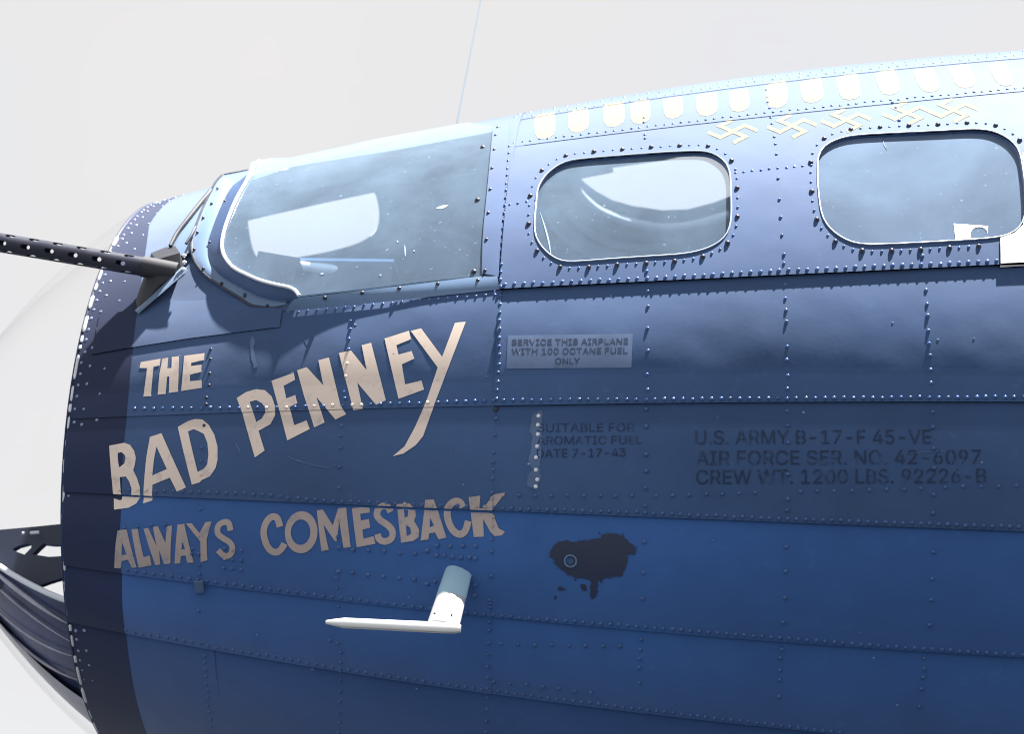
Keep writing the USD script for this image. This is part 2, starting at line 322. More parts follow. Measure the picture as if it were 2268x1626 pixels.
c0 = lambda v: (lambda x: 0 * np.asarray(x, float) + v)
FT = cast([(640, 690), (860, 668), (1100, 648)]); FT_ = np.polyfit(FT[:, 0], FT[:, 1], 1)
front_top = lambda x: np.polyval(FT_, np.asarray(x)) - 0.02
FAR_LO = -2.2
allholes = unary_union([win2, win3, cheek_hole, far1, far2])
# aft columns
add_panel(SEAM['L0'], SEAM['L1'], XS, XE, lip=0.0012, pillow=0.0)
add_panel(SEAM['L1'], SEAM['L2'], XS, XE, lip=0.0065, pillow=0.002, holes=unary_union([win2, win3]))
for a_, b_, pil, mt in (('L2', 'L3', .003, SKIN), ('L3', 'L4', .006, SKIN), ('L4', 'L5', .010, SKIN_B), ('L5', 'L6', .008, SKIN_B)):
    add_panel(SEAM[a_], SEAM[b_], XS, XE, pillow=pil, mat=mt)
# front columns, 1 mm proud of the aft ones at the joint
add_panel(c0(0.0), SEAM['L3'], 0.0, XS + .004, lip=0.002, pillow=0.0, base=0.0012, holes=cheek_hole)
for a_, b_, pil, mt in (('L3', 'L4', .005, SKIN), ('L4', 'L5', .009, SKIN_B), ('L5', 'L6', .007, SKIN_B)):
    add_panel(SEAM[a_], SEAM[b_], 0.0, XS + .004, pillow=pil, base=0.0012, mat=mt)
VS = cast([(470, 1440)])[0, 0]
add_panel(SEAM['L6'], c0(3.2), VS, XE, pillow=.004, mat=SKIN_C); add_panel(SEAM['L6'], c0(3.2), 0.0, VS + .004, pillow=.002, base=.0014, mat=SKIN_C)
# roof, far side and belly
add_panel(c0(-0.5), SEAM['L0'], XS, XE, lip=.001, pillow=0.0, holes=allholes); add_panel(c0(-0.5), c0(0.012), 0.0, XS, lip=0, pillow=0.0, holes=allholes)
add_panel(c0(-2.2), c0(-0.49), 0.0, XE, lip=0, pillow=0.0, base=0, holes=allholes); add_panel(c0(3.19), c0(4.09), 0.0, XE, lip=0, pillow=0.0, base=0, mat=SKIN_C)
for p in PANELS:
    mb = MB(); sheet(mb, p['poly'], p['off'], 0.03, 0.003); p['prim'] = mb.build(p['name'], p['mat'], PLANE)
def skin_off(x, th):
    """Height of the visible skin at (x, th)."""
    pt = Point(x, th * RS)
    for p in PANELS:
        if p['vis'].covers(pt): return float(p['off'](x, th))
    return 0.001
def decal(mb, poly, lift=0.0006, step=0.025, skirt=0.0006):
    for p in PANELS:
        q = poly.intersection(p['poly'])
        if not q.is_empty: sheet(mb, q, (lambda o: lambda x, th: o(x, th) + lift)(p['off']), step, skirt)
    return mb

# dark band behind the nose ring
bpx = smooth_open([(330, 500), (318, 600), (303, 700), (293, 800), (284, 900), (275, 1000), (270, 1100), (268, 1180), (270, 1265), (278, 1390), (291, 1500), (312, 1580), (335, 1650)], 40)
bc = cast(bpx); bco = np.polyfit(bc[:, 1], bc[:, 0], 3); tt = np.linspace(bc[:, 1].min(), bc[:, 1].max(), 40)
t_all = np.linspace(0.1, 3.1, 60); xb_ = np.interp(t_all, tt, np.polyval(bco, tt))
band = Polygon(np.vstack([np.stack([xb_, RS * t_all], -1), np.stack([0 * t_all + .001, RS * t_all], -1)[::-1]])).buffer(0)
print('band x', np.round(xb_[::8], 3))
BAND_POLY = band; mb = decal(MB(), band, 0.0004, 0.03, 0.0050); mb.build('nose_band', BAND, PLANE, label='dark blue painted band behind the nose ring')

# nose ring, retaining strip and clear nose cone
t = np.linspace(0, 2 * np.pi, 97)
rim = MB(); c = raw(0 * t - .002, t, 0.0005); rim.tri(tube(c, .0045, 8, False)); rim.build('nose_ring', BAND, PLANE)
th = 0.95
while th < 2.75:                            # broken highlights on the retaining strip, made as uneven bright tubes
    ln = RNG.uniform(.012, .085); tt_ = np.linspace(th, th + ln, 8); w_ = RNG.uniform(.0025, .0042) * (1 if th > .9 else .7)
    MB().tri(tube(raw(0 * tt_ + .001, tt_, .0028), np.r_[.5, 1, 1, 1, 1, 1, 1, .5] * w_, 8)).build('strip_highlight', RIM, PLANE); th += ln + RNG.uniform(.008, .035)
Lc, xs = 0.55, np.linspace(0, 1, 28)
prof = 0.628 * np.clip(1 - xs ** 1.2, 0, 1) ** .75; xx = -Lc * xs - .004
tg = np.linspace(0, 2 * np.pi, 64, endpoint=False); V = np.stack([np.repeat(xx, 64), -np.outer(prof, np.sin(tg)).ravel(), ZC + np.outer(prof, np.cos(tg)).ravel()], -1)
F = [[i * 64 + j, i * 64 + (j + 1) % 64, (i + 1) * 64 + (j + 1) % 64, (i + 1) * 64 + j] for i in range(27) for j in range(64)]
nose = MB(); F = np.array(F); nose.add(V, F, (V - [0, 0, ZC]) / np.linalg.norm(V - [0, 0, ZC] + 1e-9, axis=1, keepdims=True)); nose.build('nose_cone', NOSEPANE, PLANE)

# ------------------------------------------------------------------ windows
def ring_strip(mb, px, offs, closed=True):
    """Bands between copies of one outline at several (offset px outward, lift) steps."""
    return mb
def win(name, px, poly, depth, pmat):
    rimmb = MB(); c = cast(px); n = len(c); n0 = np.array([skin_off(*q) for q in c])
    top = raw(c[:, 0], c[:, 1], n0 + .0008); dn = raw(c[:, 0], c[:, 1], -depth - .004); f = [[k, (k + 1) % n, n + (k + 1) % n, n + k] for k in range(n)]
    rimmb.add(np.vstack([top, dn]), f); fr = rimmb.build('window_frame', SKIN, PLANE); b_ = raw(c[:, 0], c[:, 1], n0 + .001); MB().tri(tube(np.vstack([b_, b_[:2]]), .0015, 6, False)).build('frame_edge', FRAME, fr)
    p = MB(); sheet(p, poly.buffer(.004), const(-depth), .04, 0.004); return fr, p.build('window_pane', pmat, PLANE)
win('w2', W2, win2, .004, PANE); win('w3', W3, win3, .004, PANE2)

# ------------------------------------------------------------------ cheek window: a housing that stands out from the tapering nose
xf, xa = 0.12, XS
def bulge(x): return 0.004 + 0.038 * np.clip((xa - x) / (xa - xf), 0, 1.1) ** 1.8
def cast_b(px, extra=0.0):
    px = np.atleast_2d(px); c = cast(px)
    for _ in range(6):
        c = np.vstack([cast(px[i:i + 1], float(bulge(c[i, 0]) + extra)) for i in range(len(px))])
    return c
def strip_between(A, B, oa, ob, n=60, m=6, crown=0.0):
    """Surface between two photo outlines A and B lying oa(x), ob(x) above the skin; crown lifts the middle."""
    A, B = smooth_open(A, n), smooth_open(B, n)
    def place(P, o):
        c = cast(P)
        for _ in range(5): c = np.vstack([cast(P[i:i + 1], float(o(c[i, 0]))) for i in range(len(P))])
        return raw(c[:, 0], c[:, 1], o(c[:, 0])), c
    pa, ca = place(A, oa); pb, cb = place(B, ob); out = []
    for j in range(m + 1):
        s = j / m; q = pa * (1 - s) + pb * s
        if crown:
            cc = ca * (1 - s) + cb * s; up = raw(cc[:, 0], cc[:, 1], 1.0) - raw(cc[:, 0], cc[:, 1], 0.0); q = q + up * (crown(s) if callable(crown) else crown * math.sin(math.pi * s))
        out.append(q)
    V = np.vstack(out); F = [[j * n + i, j * n + i + 1, (j + 1) * n + i + 1, (j + 1) * n + i] for j in range(m) for i in range(n - 1)]
    F = np.array(F); c3 = V[F].mean(1); nn = np.cross(V[F[:, 1]] - V[F[:, 0]], V[F[:, 2]] - V[F[:, 0]]); o = c3 - np.stack([c3[:, 0], 0 * c3[:, 0], ZC + 0 * c3[:, 0]], -1)
    if (nn * o).sum() < 0: F = F[:, ::-1]
    return V, F, pa, pb
B0 = lambda e: (lambda x: bulge(np.asarray(x, float)) + e)
# pane
pane_px = [(561, 352), (545, 402), (523, 439), (503, 487), (491, 528), (491.5, 557), (503, 579), (520, 596), (548, 609), (574, 621), (612, 631), (640, 636), (664, 652), (820, 634), (982, 615), (1049, 610), (1066, 607), (1066, 524), (1076, 425), (1089, 281), (1030, 272), (940, 286), (840, 306), (740, 329), (640, 350)]
cb = cast_b(dens(pane_px, 18, True)); pane_poly = Polygon(np.stack([cb[:, 0], RS * cb[:, 1]], -1)).buffer(0.003)
# carry the pane over the top so the glass wraps onto the roof line
top_ext = Polygon([(0.20, RS * cb[:, 1].min() - .20), (XS - .01, RS * cb[:, 1].min() - .05), (XS - .015, RS * (cb[:, 1].min() + .1)), (0.20, RS * (cb[:, 1].min() + .2))])
mb = MB(); sheet(mb, pane_poly, lambda x, th: bulge(np.asarray(x)), .03, .004); mb.build('cheek_window_pane', PANE, PLANE)
# frame: outer flange, crown, bright tube for the crest highlight
NF = 80
V, F, fo, fi = strip_between(CHEEK_OUT, CHEEK_IN, B0(-.018), B0(.003), NF, 12, crown=lambda s: -.021 * s + (.021 * ((s - .5) / .5) ** .8 if s > .5 else .003 * math.sin(math.pi * s / .5)))
mb = MB(); mb.add(V[:NF * 7], F[:(NF - 1) * 6]); cw_frame = mb.build('cheek_window_frame', SKIN_LIGHT, PLANE)
MB().add(V[NF * 6:], F[:(NF - 1) * 6]).build('moulded_lip', GASKET, cw_frame)
mb = MB(); mb.tri(tube(fi + 0.0, .0035, 8)); mb.build('crest_highlight', RIM, cw_frame)  # bright tube drawn as the highlight along the moulding
mb = MB(); mb.tri(tube(fo + 0.0, .003, 8)); mb.build('frame_edge', SCREW, cw_frame)
# roof skin over the window between the frame and the joint
mb = MB(); roof_px = [(480, 398), (545, 350), (640, 340), (770, 320), (946, 302), (1089, 281)]
# sill strip, aft strip
V, F, _, _ = strip_between([(652, 662), (820, 641), (982, 622), (1100, 607)], [(632, 690), (820, 672), (982, 654), (1106, 641)], B0(.003), lambda x: 0 * x + .005, 40, 4, crown=.002)
mb = MB(); mb.add(V, F); sill = mb.build('sill_strip', SKIN_LIGHT, PLANE)
V, F, _, _ = strip_between([(1091, 281), (1078, 425), (1068, 524), (1067, 606)], [(1128, 268), (1117, 425), (1108, 524), (1104, 612)], B0(.004), B0(.003), 40, 3, crown=.001)
mb = MB(); mb.add(V, F); aft = mb.build('joint_strip', SKIN, PLANE)
V, F, _, _ = strip_between([(930, 303), (1089, 279)], [(930, 300), (1128, 266)], B0(.004), B0(.003), 20, 2)
# fairing below the frame
CO = lambda a, b: [p for p in CHEEK_OUT if a <= CHEEK_OUT.index(p) <= b]
V, F, _, _ = strip_between([(412, 596), (424, 578), (440, 597), (490, 635), (534, 661), (560, 679), (600, 685), (640, 681)], [(305, 692), (335, 704), (390, 710), (430, 711), (480, 709), (530, 704), (580, 696), (632, 688)], B0(-.021), lambda x: 0 * x + .004, 60, 10)
mb = MB(); mb.add(V, F); fair = mb.build('cheek_fairing', SKIN, PLANE)
V, F, _, _ = strip_between([(417, 598), (360, 648), (306, 695)], [(404, 590), (350, 636), (298, 688)], lambda x: np.interp(x, [.10, .22], [.006, .036]), lambda x: np.interp(x, [.10, .22], [.004, .032]), 20, 3, crown=.002)
mb = MB(); mb.add(V, F); mb.build('fairing_edge', SKIN_LIGHT, PLANE)
# plate under the fairing
plate = pxpoly([(205, 788), (300, 771), (420, 752), (620, 727), (626, 688), (560, 676), (440, 640), (318, 660), (300, 690), (222, 700)])
mb = decal(MB(), plate, .0022, .03, .003); base_plate = mb.build('fairing_plate', SKIN, PLANE)
decal(MB(), plate.intersection(BAND_POLY), .0026, .03, .0004).build('painted_edge', BAND, base_plate)
# front closing plate between frame and skin, dark slot and gun boot
V, F, _, _ = strip_between([(478, 402), (466, 424), (448, 461), (433, 502), (422, 530), (419, 560)], [(466, 424), (440, 455), (415, 485), (385, 520), (368, 548), (372, 575)], B0(-.020), lambda x: 0 * x + .012, 40, 6)
mb = MB(); mb.add(V, F); front_plate = mb.build('front_cover', SKIN_LIGHT, PLANE)
def onskin(px, o):
    c = cast(px, o); return raw(c[:, 0], c[:, 1], o)
mb = MB(); mb.tri(tube(onskin(smooth_open([(467, 423), (440, 455), (412, 490), (392, 515), (377, 545)], 24), .018), np.linspace(.0055, .004, 24), 8)); mb.build('dark_slot_line', RUBBER, PLANE)  # dark tube stands for the shaded gap beside the cover
mb = MB(); mb.tri(tube(onskin(smooth_open([(433, 503), (425, 520), (412, 540)], 10), .03), .003, 8)); mb.build('cover_brace', SCREW, PLANE)

# ------------------------------------------------------------------ rivets and screws
RIV = []                                    # (x, th, lift, radius, height, material)
def dome(p, n, r, h, seg=10):
    n = n / np.linalg.norm(n); a = np.cross(n, [0.3, 0.1, 0.9]); a /= np.linalg.norm(a); b = np.cross(n, a); th = np.linspace(0, 2 * np.pi, seg, endpoint=False)
    V, N = [], []
    R = (r * r + h * h) / (2 * h); fm = math.asin(min(1, r / R)) if h <= r else math.pi / 2
    for f in (1.0, 0.6, 0.25):
        ang = fm * f; rr = R * math.sin(ang); hh = R * math.cos(ang) - (R - h)
        d = np.cos(th)[:, None] * a + np.sin(th)[:, None] * b; V.append(p + rr * d + n * (hh - (0.0012 if f == 1.0 else 0))); N.append(math.sin(ang) * d + math.cos(ang) * n)
    V = np.vstack(V + [[p + h * n]]); N = np.vstack(N + [[n]]); F = []
    for i in range(2):
        for j in range(seg):
            k = (j + 1) % seg; F += [[i * seg + j, i * seg + k, (i + 1) * seg + k], [i * seg + j, (i + 1) * seg + k, (i + 1) * seg + j]]
    F += [[2 * seg + j, 2 * seg + (j + 1) % seg, 3 * seg] for j in range(seg)]
    return V, np.array(F), N
def rv(px, r=.0036, h=.0020, m=None, jit=0.6, lift=None, o=0.0):
    px = np.atleast_2d(np.asarray(px, float)); px = px + RNG.normal(0, jit, px.shape); c = cast(px, o)
    for q, pq in zip(c, px): RIV.append((q[0], q[1], o if o else (skin_off(*q) if lift is None else lift), r * 1.02 * RNG.uniform(.92, 1.08), h * (1.55 if pq[1] > 870 else 1.1) * RNG.uniform(.85, 1.15), m or RIVET))
def row(poly, sp, r=.0036, h=.0020, m=None, **kw):
    p = np.asarray(poly, float); s = np.linalg.norm(np.diff(p, axis=0), axis=1).sum(); rv(resample(p, max(2, int(round(s / sp)) + 1)), r, h, m, **kw)
def zz(pts, sc, ox, oy): return np.asarray(pts, float) * sc + (ox, oy)
def up(p, d): return [(x, y - d) for x, y in p]
row([(1140, 262), (1400, 224), (1655, 184), (1960, 151), (2265, 122)], 20, .0030, .0016)
row([(1150, 254), (1400, 213), (1655, 177), (1960, 143), (2265, 115)], 26, .0028, .0014)
row(up(SEAM_PX['L1'], 7), 18.6, .0032, .0020)
row([(1118, 634), (1440, 620), (1740, 603), (2040, 590), (2205, 583)], 21, .0042, .0021)
row([(640, 694), (860, 673), (1096, 654)], 20.4, .0032, .0019)
row([(300, 906), (600, 904), (1100, 888), (1440, 886), (1740, 884), (2265, 881)], 21, .0037, .0022)
row([(268, 1084), (560, 1093), (691, 1108 - 2), (956, 1118), (1096, 1124), (1405, 1134), (1673, 1146), (2254, 1167)], 19.6, .0037, .0022)
row([(284, 1260), (458, 1283), (744, 1320), (930, 1342), (1058, 1356), (1202, 1369), (1441, 1387), (1686, 1407), (2022, 1433), (2262, 1448)], 19.8, .0038, .0022)
row([(281, 1393), (427, 1418), (464, 1426), (671, 1461), (748, 1476), (1094, 1527), (1177, 1537), (1420, 1567), (1733, 1604), (1858, 1619)], 18.5, .0035, .0019)
row([(1094, 1505), (1164, 1511), (1236, 1519), (1308, 1529)], 36); row([(1110, 1423), (1240, 1426), (1373, 1428)], 38.5)
row([(1114, 1097), (1400, 1098)], 36, .0033, .0018); row([(1452, 1098), (1672, 1091)], 36, .0033, .0018); row([(1771, 1089), (2036, 1083)], 38, .0033, .0018); row([(2091, 1079), (2248, 1076)], 38, .0033, .0018)
rv(zz([(380,185),(540,200),(710,207),(880,215),(1058,240),(1225,250),(1362,215),(1465,155),(1610,170),(1755,170),(1895,170),(1465,265),(1550,270),(1637,283),(1735,288),(1825,290),(1890,292),(378,435),(532,447),(703,470),(875,495),(1048,510),(1217,528),(1352,580),(1447,550),(1885,590),(1885,700)], .1991, 677.4, 1174.2), .0044, .0026)
rv(zz([(880,580),(940,630),(875,635),(877,705),(1185,585),(1265,595),(1345,605),(1183,680),(1262,685),(1340,695),(1178,770),(1262,780),(1338,790),(235,390),(362,380),(485,365),(612,360),(945,220),(935,470),(945,740),(940,825),(935,1170)], .2323, 225.8, 1076.3), .0036, .0021)
row([(1127, 325), (1121, 400), (1117, 470), (1110, 560), (1108, 640)], 17, .0033, .0022); row([(1107, 655), (1105, 800), (1100, 885)], 18.5, .0038, .0024)
rv(zz([(60,885),(48,1045),(42,1210),(38,1300),(38,1375),(35,1450)], .23145, 1083.8, 722.6)); rv([(1098, 905)], .0055, .003, SCREW)
rv(zz([(1780,165),(1778,215),(1778,395),(1778,475),(1773,605),(1775,715),(1770,940),(1760,1165),(1760,1200),(1760,1235),(1750,1390),(1750,1460)], .2323, 677.4, 1053.8), .0038, .0023); row([(1083, 1420), (1080, 1510), (1076, 1620)], 24, .0034)
rv(zz([(1510,30),(1515,245),(1505,465),(1510,615),(1500,800),(1500,965),(1495,1230),(1495,1385),(1490,1545)], .23145, 1083.8, 722.6), .0037, .0024); rv([(1431, 605), (1434, 645), (1434, 680)], .0038, .0025)
rv(zz([(1213,105),(1205,390),(1198,625),(1195,830),(1180,1165),(1175,1240),(1170,1310),(1165,1375),(1165,1490)], .2777, 1091.4, 1091.4))
rv([(1425, 262), (1426, 272), (1428, 300), (1429, 308), (1697, 200), (1699, 215), (1700, 228), (1703, 240), (1706, 262), (1709, 275), (1714, 305), (1717, 322), (1719, 345), (1722, 400), (1725, 448), (1728, 487), (1731, 525), (1734, 568), (1735, 588), (1738, 630), (1738, 662), (1740, 690), (1741, 715), (1742, 770), (1741, 800), (1742, 835), (1743, 863)], .0034, .0022)
rv(zz([(705,20),(708,120),(710,235),(708,440),(708,600),(705,672),(1660,30),(1662,130),(1665,270),(1668,400),(1665,575),(1662,695)], .3358, 1505.4, 903.2), .0036, .0022)
rv(zz([(140,360),(135,520),(130,695),(120,860),(110,1050),(100,1105),(98,1180),(98,1245),(90,1355),(1125,400),(1115,570),(1110,712),(1100,875),(1070,1115),(1065,1175),(1060,1235),(1045,1305),(1030,1420)], .3287, 1693.5, 1091.4), .0036, .0022)
rv([(2040, 572), (2050, 645), (2051, 675), (2052, 702), (2053, 735), (2055, 763), (2058, 790), (2060, 822), (2060, 850), (1975, 228), (1983, 240), (1990, 270)], .0037, .0024)
rv(zz([(1140,20),(1138,95),(1125,180),(1122,275),(1107,400),(1100,520),(1085,655),(1088,715),(1065,965),(1057,1050),(1058,1160),(1045,1330),(1042,1520)], .24558, 496.8, 707.5), .0034, .0021)
rv(zz([(325,115),(320,415),(310,575),(300,960),(307,1065),(310,1245),(308,1340),(240,1390),(240,1540),(318,1570)], .2323, 677.4, 1053.8), .0034, .0020); row([(757, 1440), (750, 1620)], 24, .003)
rv(zz([(1300,120),(1295,240),(1285,405),(1272,550),(1252,690),(1250,770),(1225,1030)], .18584, 225.8, 752.7), .0034, .002, SCREW); rv(zz([(1200,640),(1205,480),(1200,800)], .18584, 225.8, 903.2), .0032)
row([(452, 1436), (456, 1500), (462, 1560), (470, 1620)], 16, .003, .0016)
row(zz([(1045,1215),(1400,1170),(1980,1090)], .3009, 0, 376), 18, .0028, .0016); row(zz([(1050,1280),(1400,1235),(1990,1150)], .3009, 0, 376), 18, .0028, .0016)
row([(1128, 458), (1185, 448)], 17, .003, .0018); row([(1628, 386), (1795, 371)], 18, .003, .0018)
def outline_px(P, d):
    q = Polygon(P).buffer(d); return np.array(q.exterior.coords)
for P, d, cut in ((W2, 14, 9999), (W3, 15, 2190)):
    o = outline_px(P, d); L = LineString(o).length; n = int(round(L / 20.9 / 3)) * 3; q = resample(o, n + 1)[:-1]
    for i, pt in enumerate(q):
        if cut < 9999 and ((pt[0] > 2185 and pt[1] > 440) or pt[0] > 2262): continue
        if i % 3 == 0: rv([pt], .0050, .0042, SCREW, .3)
        else: rv([pt], .0028, .0018, None, .3)
for tlo, thi, x_, sp in ((0.15, 3.0, .012, .024), (0.2, 3.0, .030, .040)):
    for th in np.arange(tlo, thi, sp / .64):
        RIV.append((x_ + RNG.normal(0, .001), th + RNG.normal(0, .003), .0012, .0046 * RNG.uniform(.9, 1.1), .0032, RINGRIV))
for th in np.arange(.2, 2.1, .05 / .64): RIV.append((.062 + RNG.normal(0, .002), th, .0014, .0040, .0026, RINGRIV))
# screws of the cheek frame, sill and joint strip stand on those
def cheek_screws(px, extra, r, h, m):
    for q in np.atleast_2d(px):
        c = cast_b(q, extra)[0]; o = float(bulge(c[0]) + extra); p = raw(c[0], c[1], o); n = raw(c[0], c[1], 1.0) - raw(c[0], c[1], 0.0)
        MB().add(*dome(p, n, r, h)).build('screw', m, PLANE)
cheek_screws(zz([(1960,170),(1945,222),(1937,318),(1922,442),(1910,583),(1897,740),(1885,918),(1875,1125)], .3319, 451.6, 225.8), .004, .0040, .003, SCREW)
cheek_screws(zz([(805,1305),(1055,1272),(1303,1243),(1560,1213),(1828,1190)], .3319, 451.6, 225.8), .003, .0046, .003, SCREW)
cheek_screws(zz([(1860,298),(1825,650),(1800,1130)], .3319, 451.6, 225.8), .001, .0055, .003, SCREW)
cheek_screws(zz([(985,480),(885,650),(815,825),(775,1028),(885,1257),(1100,1435),(1380,1570),(1055,300),(1140,450),(960,942)],   .1852, 286, 361.3), -.014, .0034, .0025, SCREW)
cheek_screws(zz([(1800,925),(1965,1000),(2115,970)], .3009, 0, 376), -.014, .0036, .0025, SCREW)

# ------------------------------------------------------------------ painted lettering and marks
def poly_from(z, outer, holes=()):
    sc, ox, oy = z; P = pxpoly(np.asarray(outer, float) * sc + (ox, oy), step=8)
    for h in holes: P = P.difference(pxpoly(np.asarray(h, float) * sc + (ox, oy), step=8))
    return P
def stroke(z, line, w):
    sc, ox, oy = z; q = LineString(smooth_open(np.asarray(line, float) * sc + (ox, oy), 40)).buffer(w * sc / 2, cap_style=2); return pxpoly(np.array(q.exterior.coords)[:-1], step=8)
ZA, ZB, ZCc, ZD, ZE = (.18584, 225.8, 752.7), (.18584, 225.8, 903.2), (.24558, 496.8, 707.5), (.2323, 225.8, 1076.3), (.2323, 677.4, 1053.8)
LET = [
 (ZA, [(470,275),(705,235),(690,315),(620,328),(588,678),(500,685),(545,340),(452,345)], ()),
 (ZA, [(725,235),(795,222),(785,350),(833,345),(838,215),(925,205),(912,625),(803,640),(808,445),(782,447),(765,652),(670,662),(690,420)], ()),
 (ZA, [(985,200),(1228,168),(1220,250),(1068,285),(1068,322),(1192,305),(1188,390),(1055,425),(1052,502),(1195,488),(1192,580),(950,618)], ()),
 (ZB, [(103,460),(280,425),(350,450),(400,520),(420,600),(410,680),(390,750),(430,830),(465,940),(465,1060),(420,1140),(330,1190),(160,1210)], ([(205,545),(250,535),(290,570),(300,610),(285,670),(225,715),(210,650)], [(230,830),(300,820),(340,880),(365,960),(360,1040),(250,1060),(235,1000)])),
 (ZB, [(585,355),(720,310),(1015,950),(905,1000),(825,835),(615,920),(605,1105),(500,1140),(515,900),(545,600)], ([(665,470),(790,735),(615,810),(640,600)],)),
 (ZB, [(912,235),(1030,165),(1110,140),(1200,145),(1280,210),(1350,330),(1390,470),(1392,620),(1370,720),(1300,820),(1200,865),(1180,890),(1085,918)], ([(1035,290),(1100,262),(1160,285),(1225,320),(1270,430),(1283,560),(1270,680),(1230,730),(1155,770)],)),
 (ZCc, [(115,715),(200,660),(290,635),(370,645),(430,700),(462,790),(460,870),(420,950),(315,1010),(372,1188),(285,1250),(165,850)], ([(232,750),(290,732),(340,760),(375,800),(368,850),(340,900),(292,930)],)),
 (ZCc, [(428,560),(628,488),(642,550),(538,605),(562,718),(642,688),(662,760),(590,795),(635,960),(745,915),(775,995),(575,1098),(500,830)], ()),
 (ZCc, [(658,465),(745,437),(895,600),(850,375),(945,350),(1050,780),(1100,860),(1005,908),(832,705),(908,935),(815,980),(720,690)], ()),
 (ZCc, [(1035,310),(1145,288),(1285,465),(1240,240),(1325,218),(1458,735),(1370,775),(1200,575),(1250,810),(1165,825)], ()),
 (ZCc, [(1445,180),(1665,110),(1685,185),(1552,240),(1572,325),(1690,292),(1715,360),(1602,412),(1632,592),(1780,557),(1802,638),(1572,722)], ()),
 (ZCc, [(1682,112),(1775,88),(1965,345),(2080,38),(2178,28),(1895,770),(1795,1060),(1730,1140),(1620,1215),(1525,1238),(1630,1150),(1720,980),(1830,720),(1925,440)], ())]
LET2 = [
 poly_from(ZD, [(170,415),(255,405),(345,765),(300,770),(265,690),(205,705),(190,775),(130,775),(150,550)], ([(213,530),(255,640),(205,650)],)),
 poly_from(ZD, [(300,405),(360,400),(415,665),(475,650),(488,745),(365,768)]),
 poly_from(ZD, [(415,400),(460,395),(540,560),(505,385),(550,375),(625,530),(635,380),(685,370),(668,725),(610,735),(565,600),(572,735),(525,745)]),
 poly_from(ZD, [(735,365),(800,355),(890,715),(830,720),(815,650),(770,655),(762,725),(708,728)], ([(785,520),(812,590),(775,595)],)),
 poly_from(ZD, [(815,352),(870,350),(945,440),(1000,340),(1058,335),(1015,500),(1022,695),(958,712),(955,520)]),
 stroke(ZD, [(1240,420),(1225,345),(1180,335),(1115,370),(1115,450),(1170,490),(1245,530),(1265,590),(1240,650),(1180,660),(1125,600)], 55),
 stroke(ZD, [(1708,385),(1680,290),(1610,290),(1555,380),(1555,480),(1600,590),(1670,630),(1720,600),(1755,540)], 62),
 poly_from(ZD, [(1910 + 155 * math.cos(a), 435 + 195 * math.sin(a)) for a in np.linspace(0, 2 * math.pi, 36, endpoint=False)], ([(1905 + 92 * math.cos(a), 435 + 118 * math.sin(a)) for a in np.linspace(0, 2 * math.pi, 30, endpoint=False)],)),
 poly_from(ZE, [(108,330),(165,322),(265,470),(310,310),(385,303),(438,670),(370,678),(325,430),(305,615),(285,612),(175,460),(230,695),(160,708)]),
 poly_from(ZE, [(440,310),(605,292),(612,350),(520,362),(530,425),(605,410),(620,490),(545,510),(560,592),(655,570),(672,640),(495,672)]),
 stroke(ZE, [(810,345),(780,285),(710,290),(670,360),(710,425),(780,460),(838,520),(830,590),(770,625),(705,605),(690,550)], 62),
 poly_from(ZE, [(865,270),(990,262),(1040,310),(1050,380),(1035,430),(1085,510),(1080,580),(1030,615),(915,632)], ([(935,320),(975,325),(975,385),(945,400)], [(960,470),(1000,490),(1010,545),(975,570),(965,550)])),
 poly_from(ZE, [(1140,230),(1222,225),(1345,585),(1270,600),(1235,535),(1180,545),(1175,600),(1100,612)], ([(1185,400),(1225,470),(1185,490)],)),
 stroke(ZE, [(1500,300),(1470,240),(1405,245),(1345,310),(1350,410),(1400,520),(1470,562),(1525,530),(1550,430)], 65),
 poly_from(ZE, [(1553,205),(1665,190),(1655,310),(1695,310),(1790,180),(1905,160),(1770,335),(1840,500),(1900,530),(1870,565),(1800,570),(1760,530),(1690,410),(1700,575),(1605,580),(1575,380)])]
for z, o, h in LET: decal(MB(), poly_from(z, o, h), .0006, .02).build('painted_letter', LETTER, PLANE)
for P in LET2: decal(MB(), P, .0006, .02).build('painted_letter', LETTER2, PLANE, label='thin letter of the lower line with shade mixed into its colour')

LU1, LU2 = unary_union([poly_from(z, o, h) for z, o, h in LET]), unary_union(LET2)
shapely.prepare(LU1); shapely.prepare(LU2)
rivmeshes = []
for (x, th, o, r, h, m) in RIV:
    if m == RIVET:
        pt_ = Point(x, th * RS); m = LETTER if LU1.covers(pt_) else LETTER2 if LU2.covers(pt_) else m
    p = raw(x, th, o); n = raw(x, th, 1.0) - raw(x, th, 0.0); n = n + np.array([-0.28, 0, 0]); n /= np.linalg.norm(n)
    rivmeshes.append((dome(p, n, r, h), m, r, float(np.linalg.norm(p - EYE)), p))
def visible_px(p):
    q = p - EYE; w = q @ FWD; return abs(q @ RIGHT / w) < .345 and abs(q @ UP / w) < .245
order = sorted(range(len(rivmeshes)), key=lambda i: -(rivmeshes[i][2] / rivmeshes[i][3]) * (1 if visible_px(rivmeshes[i][4]) else 0))
rest = {}; nr = 0
for i in order:
    (V, F, N), m, r, d, p = rivmeshes[i]
    nm = 'screw' if m == SCREW else 'rivet'
    if nm == 'screw' or nr < 260:
        MB().add(V, F, N).build(nm, m, PLANE); nr += nm == 'rivet'
    else: rest.setdefault(m, MB()).add(V, F, N)
for m, mb in rest.items(): mb.build('small_rivets', m, PLANE, kind='stuff')
print('rivets', len(RIV))

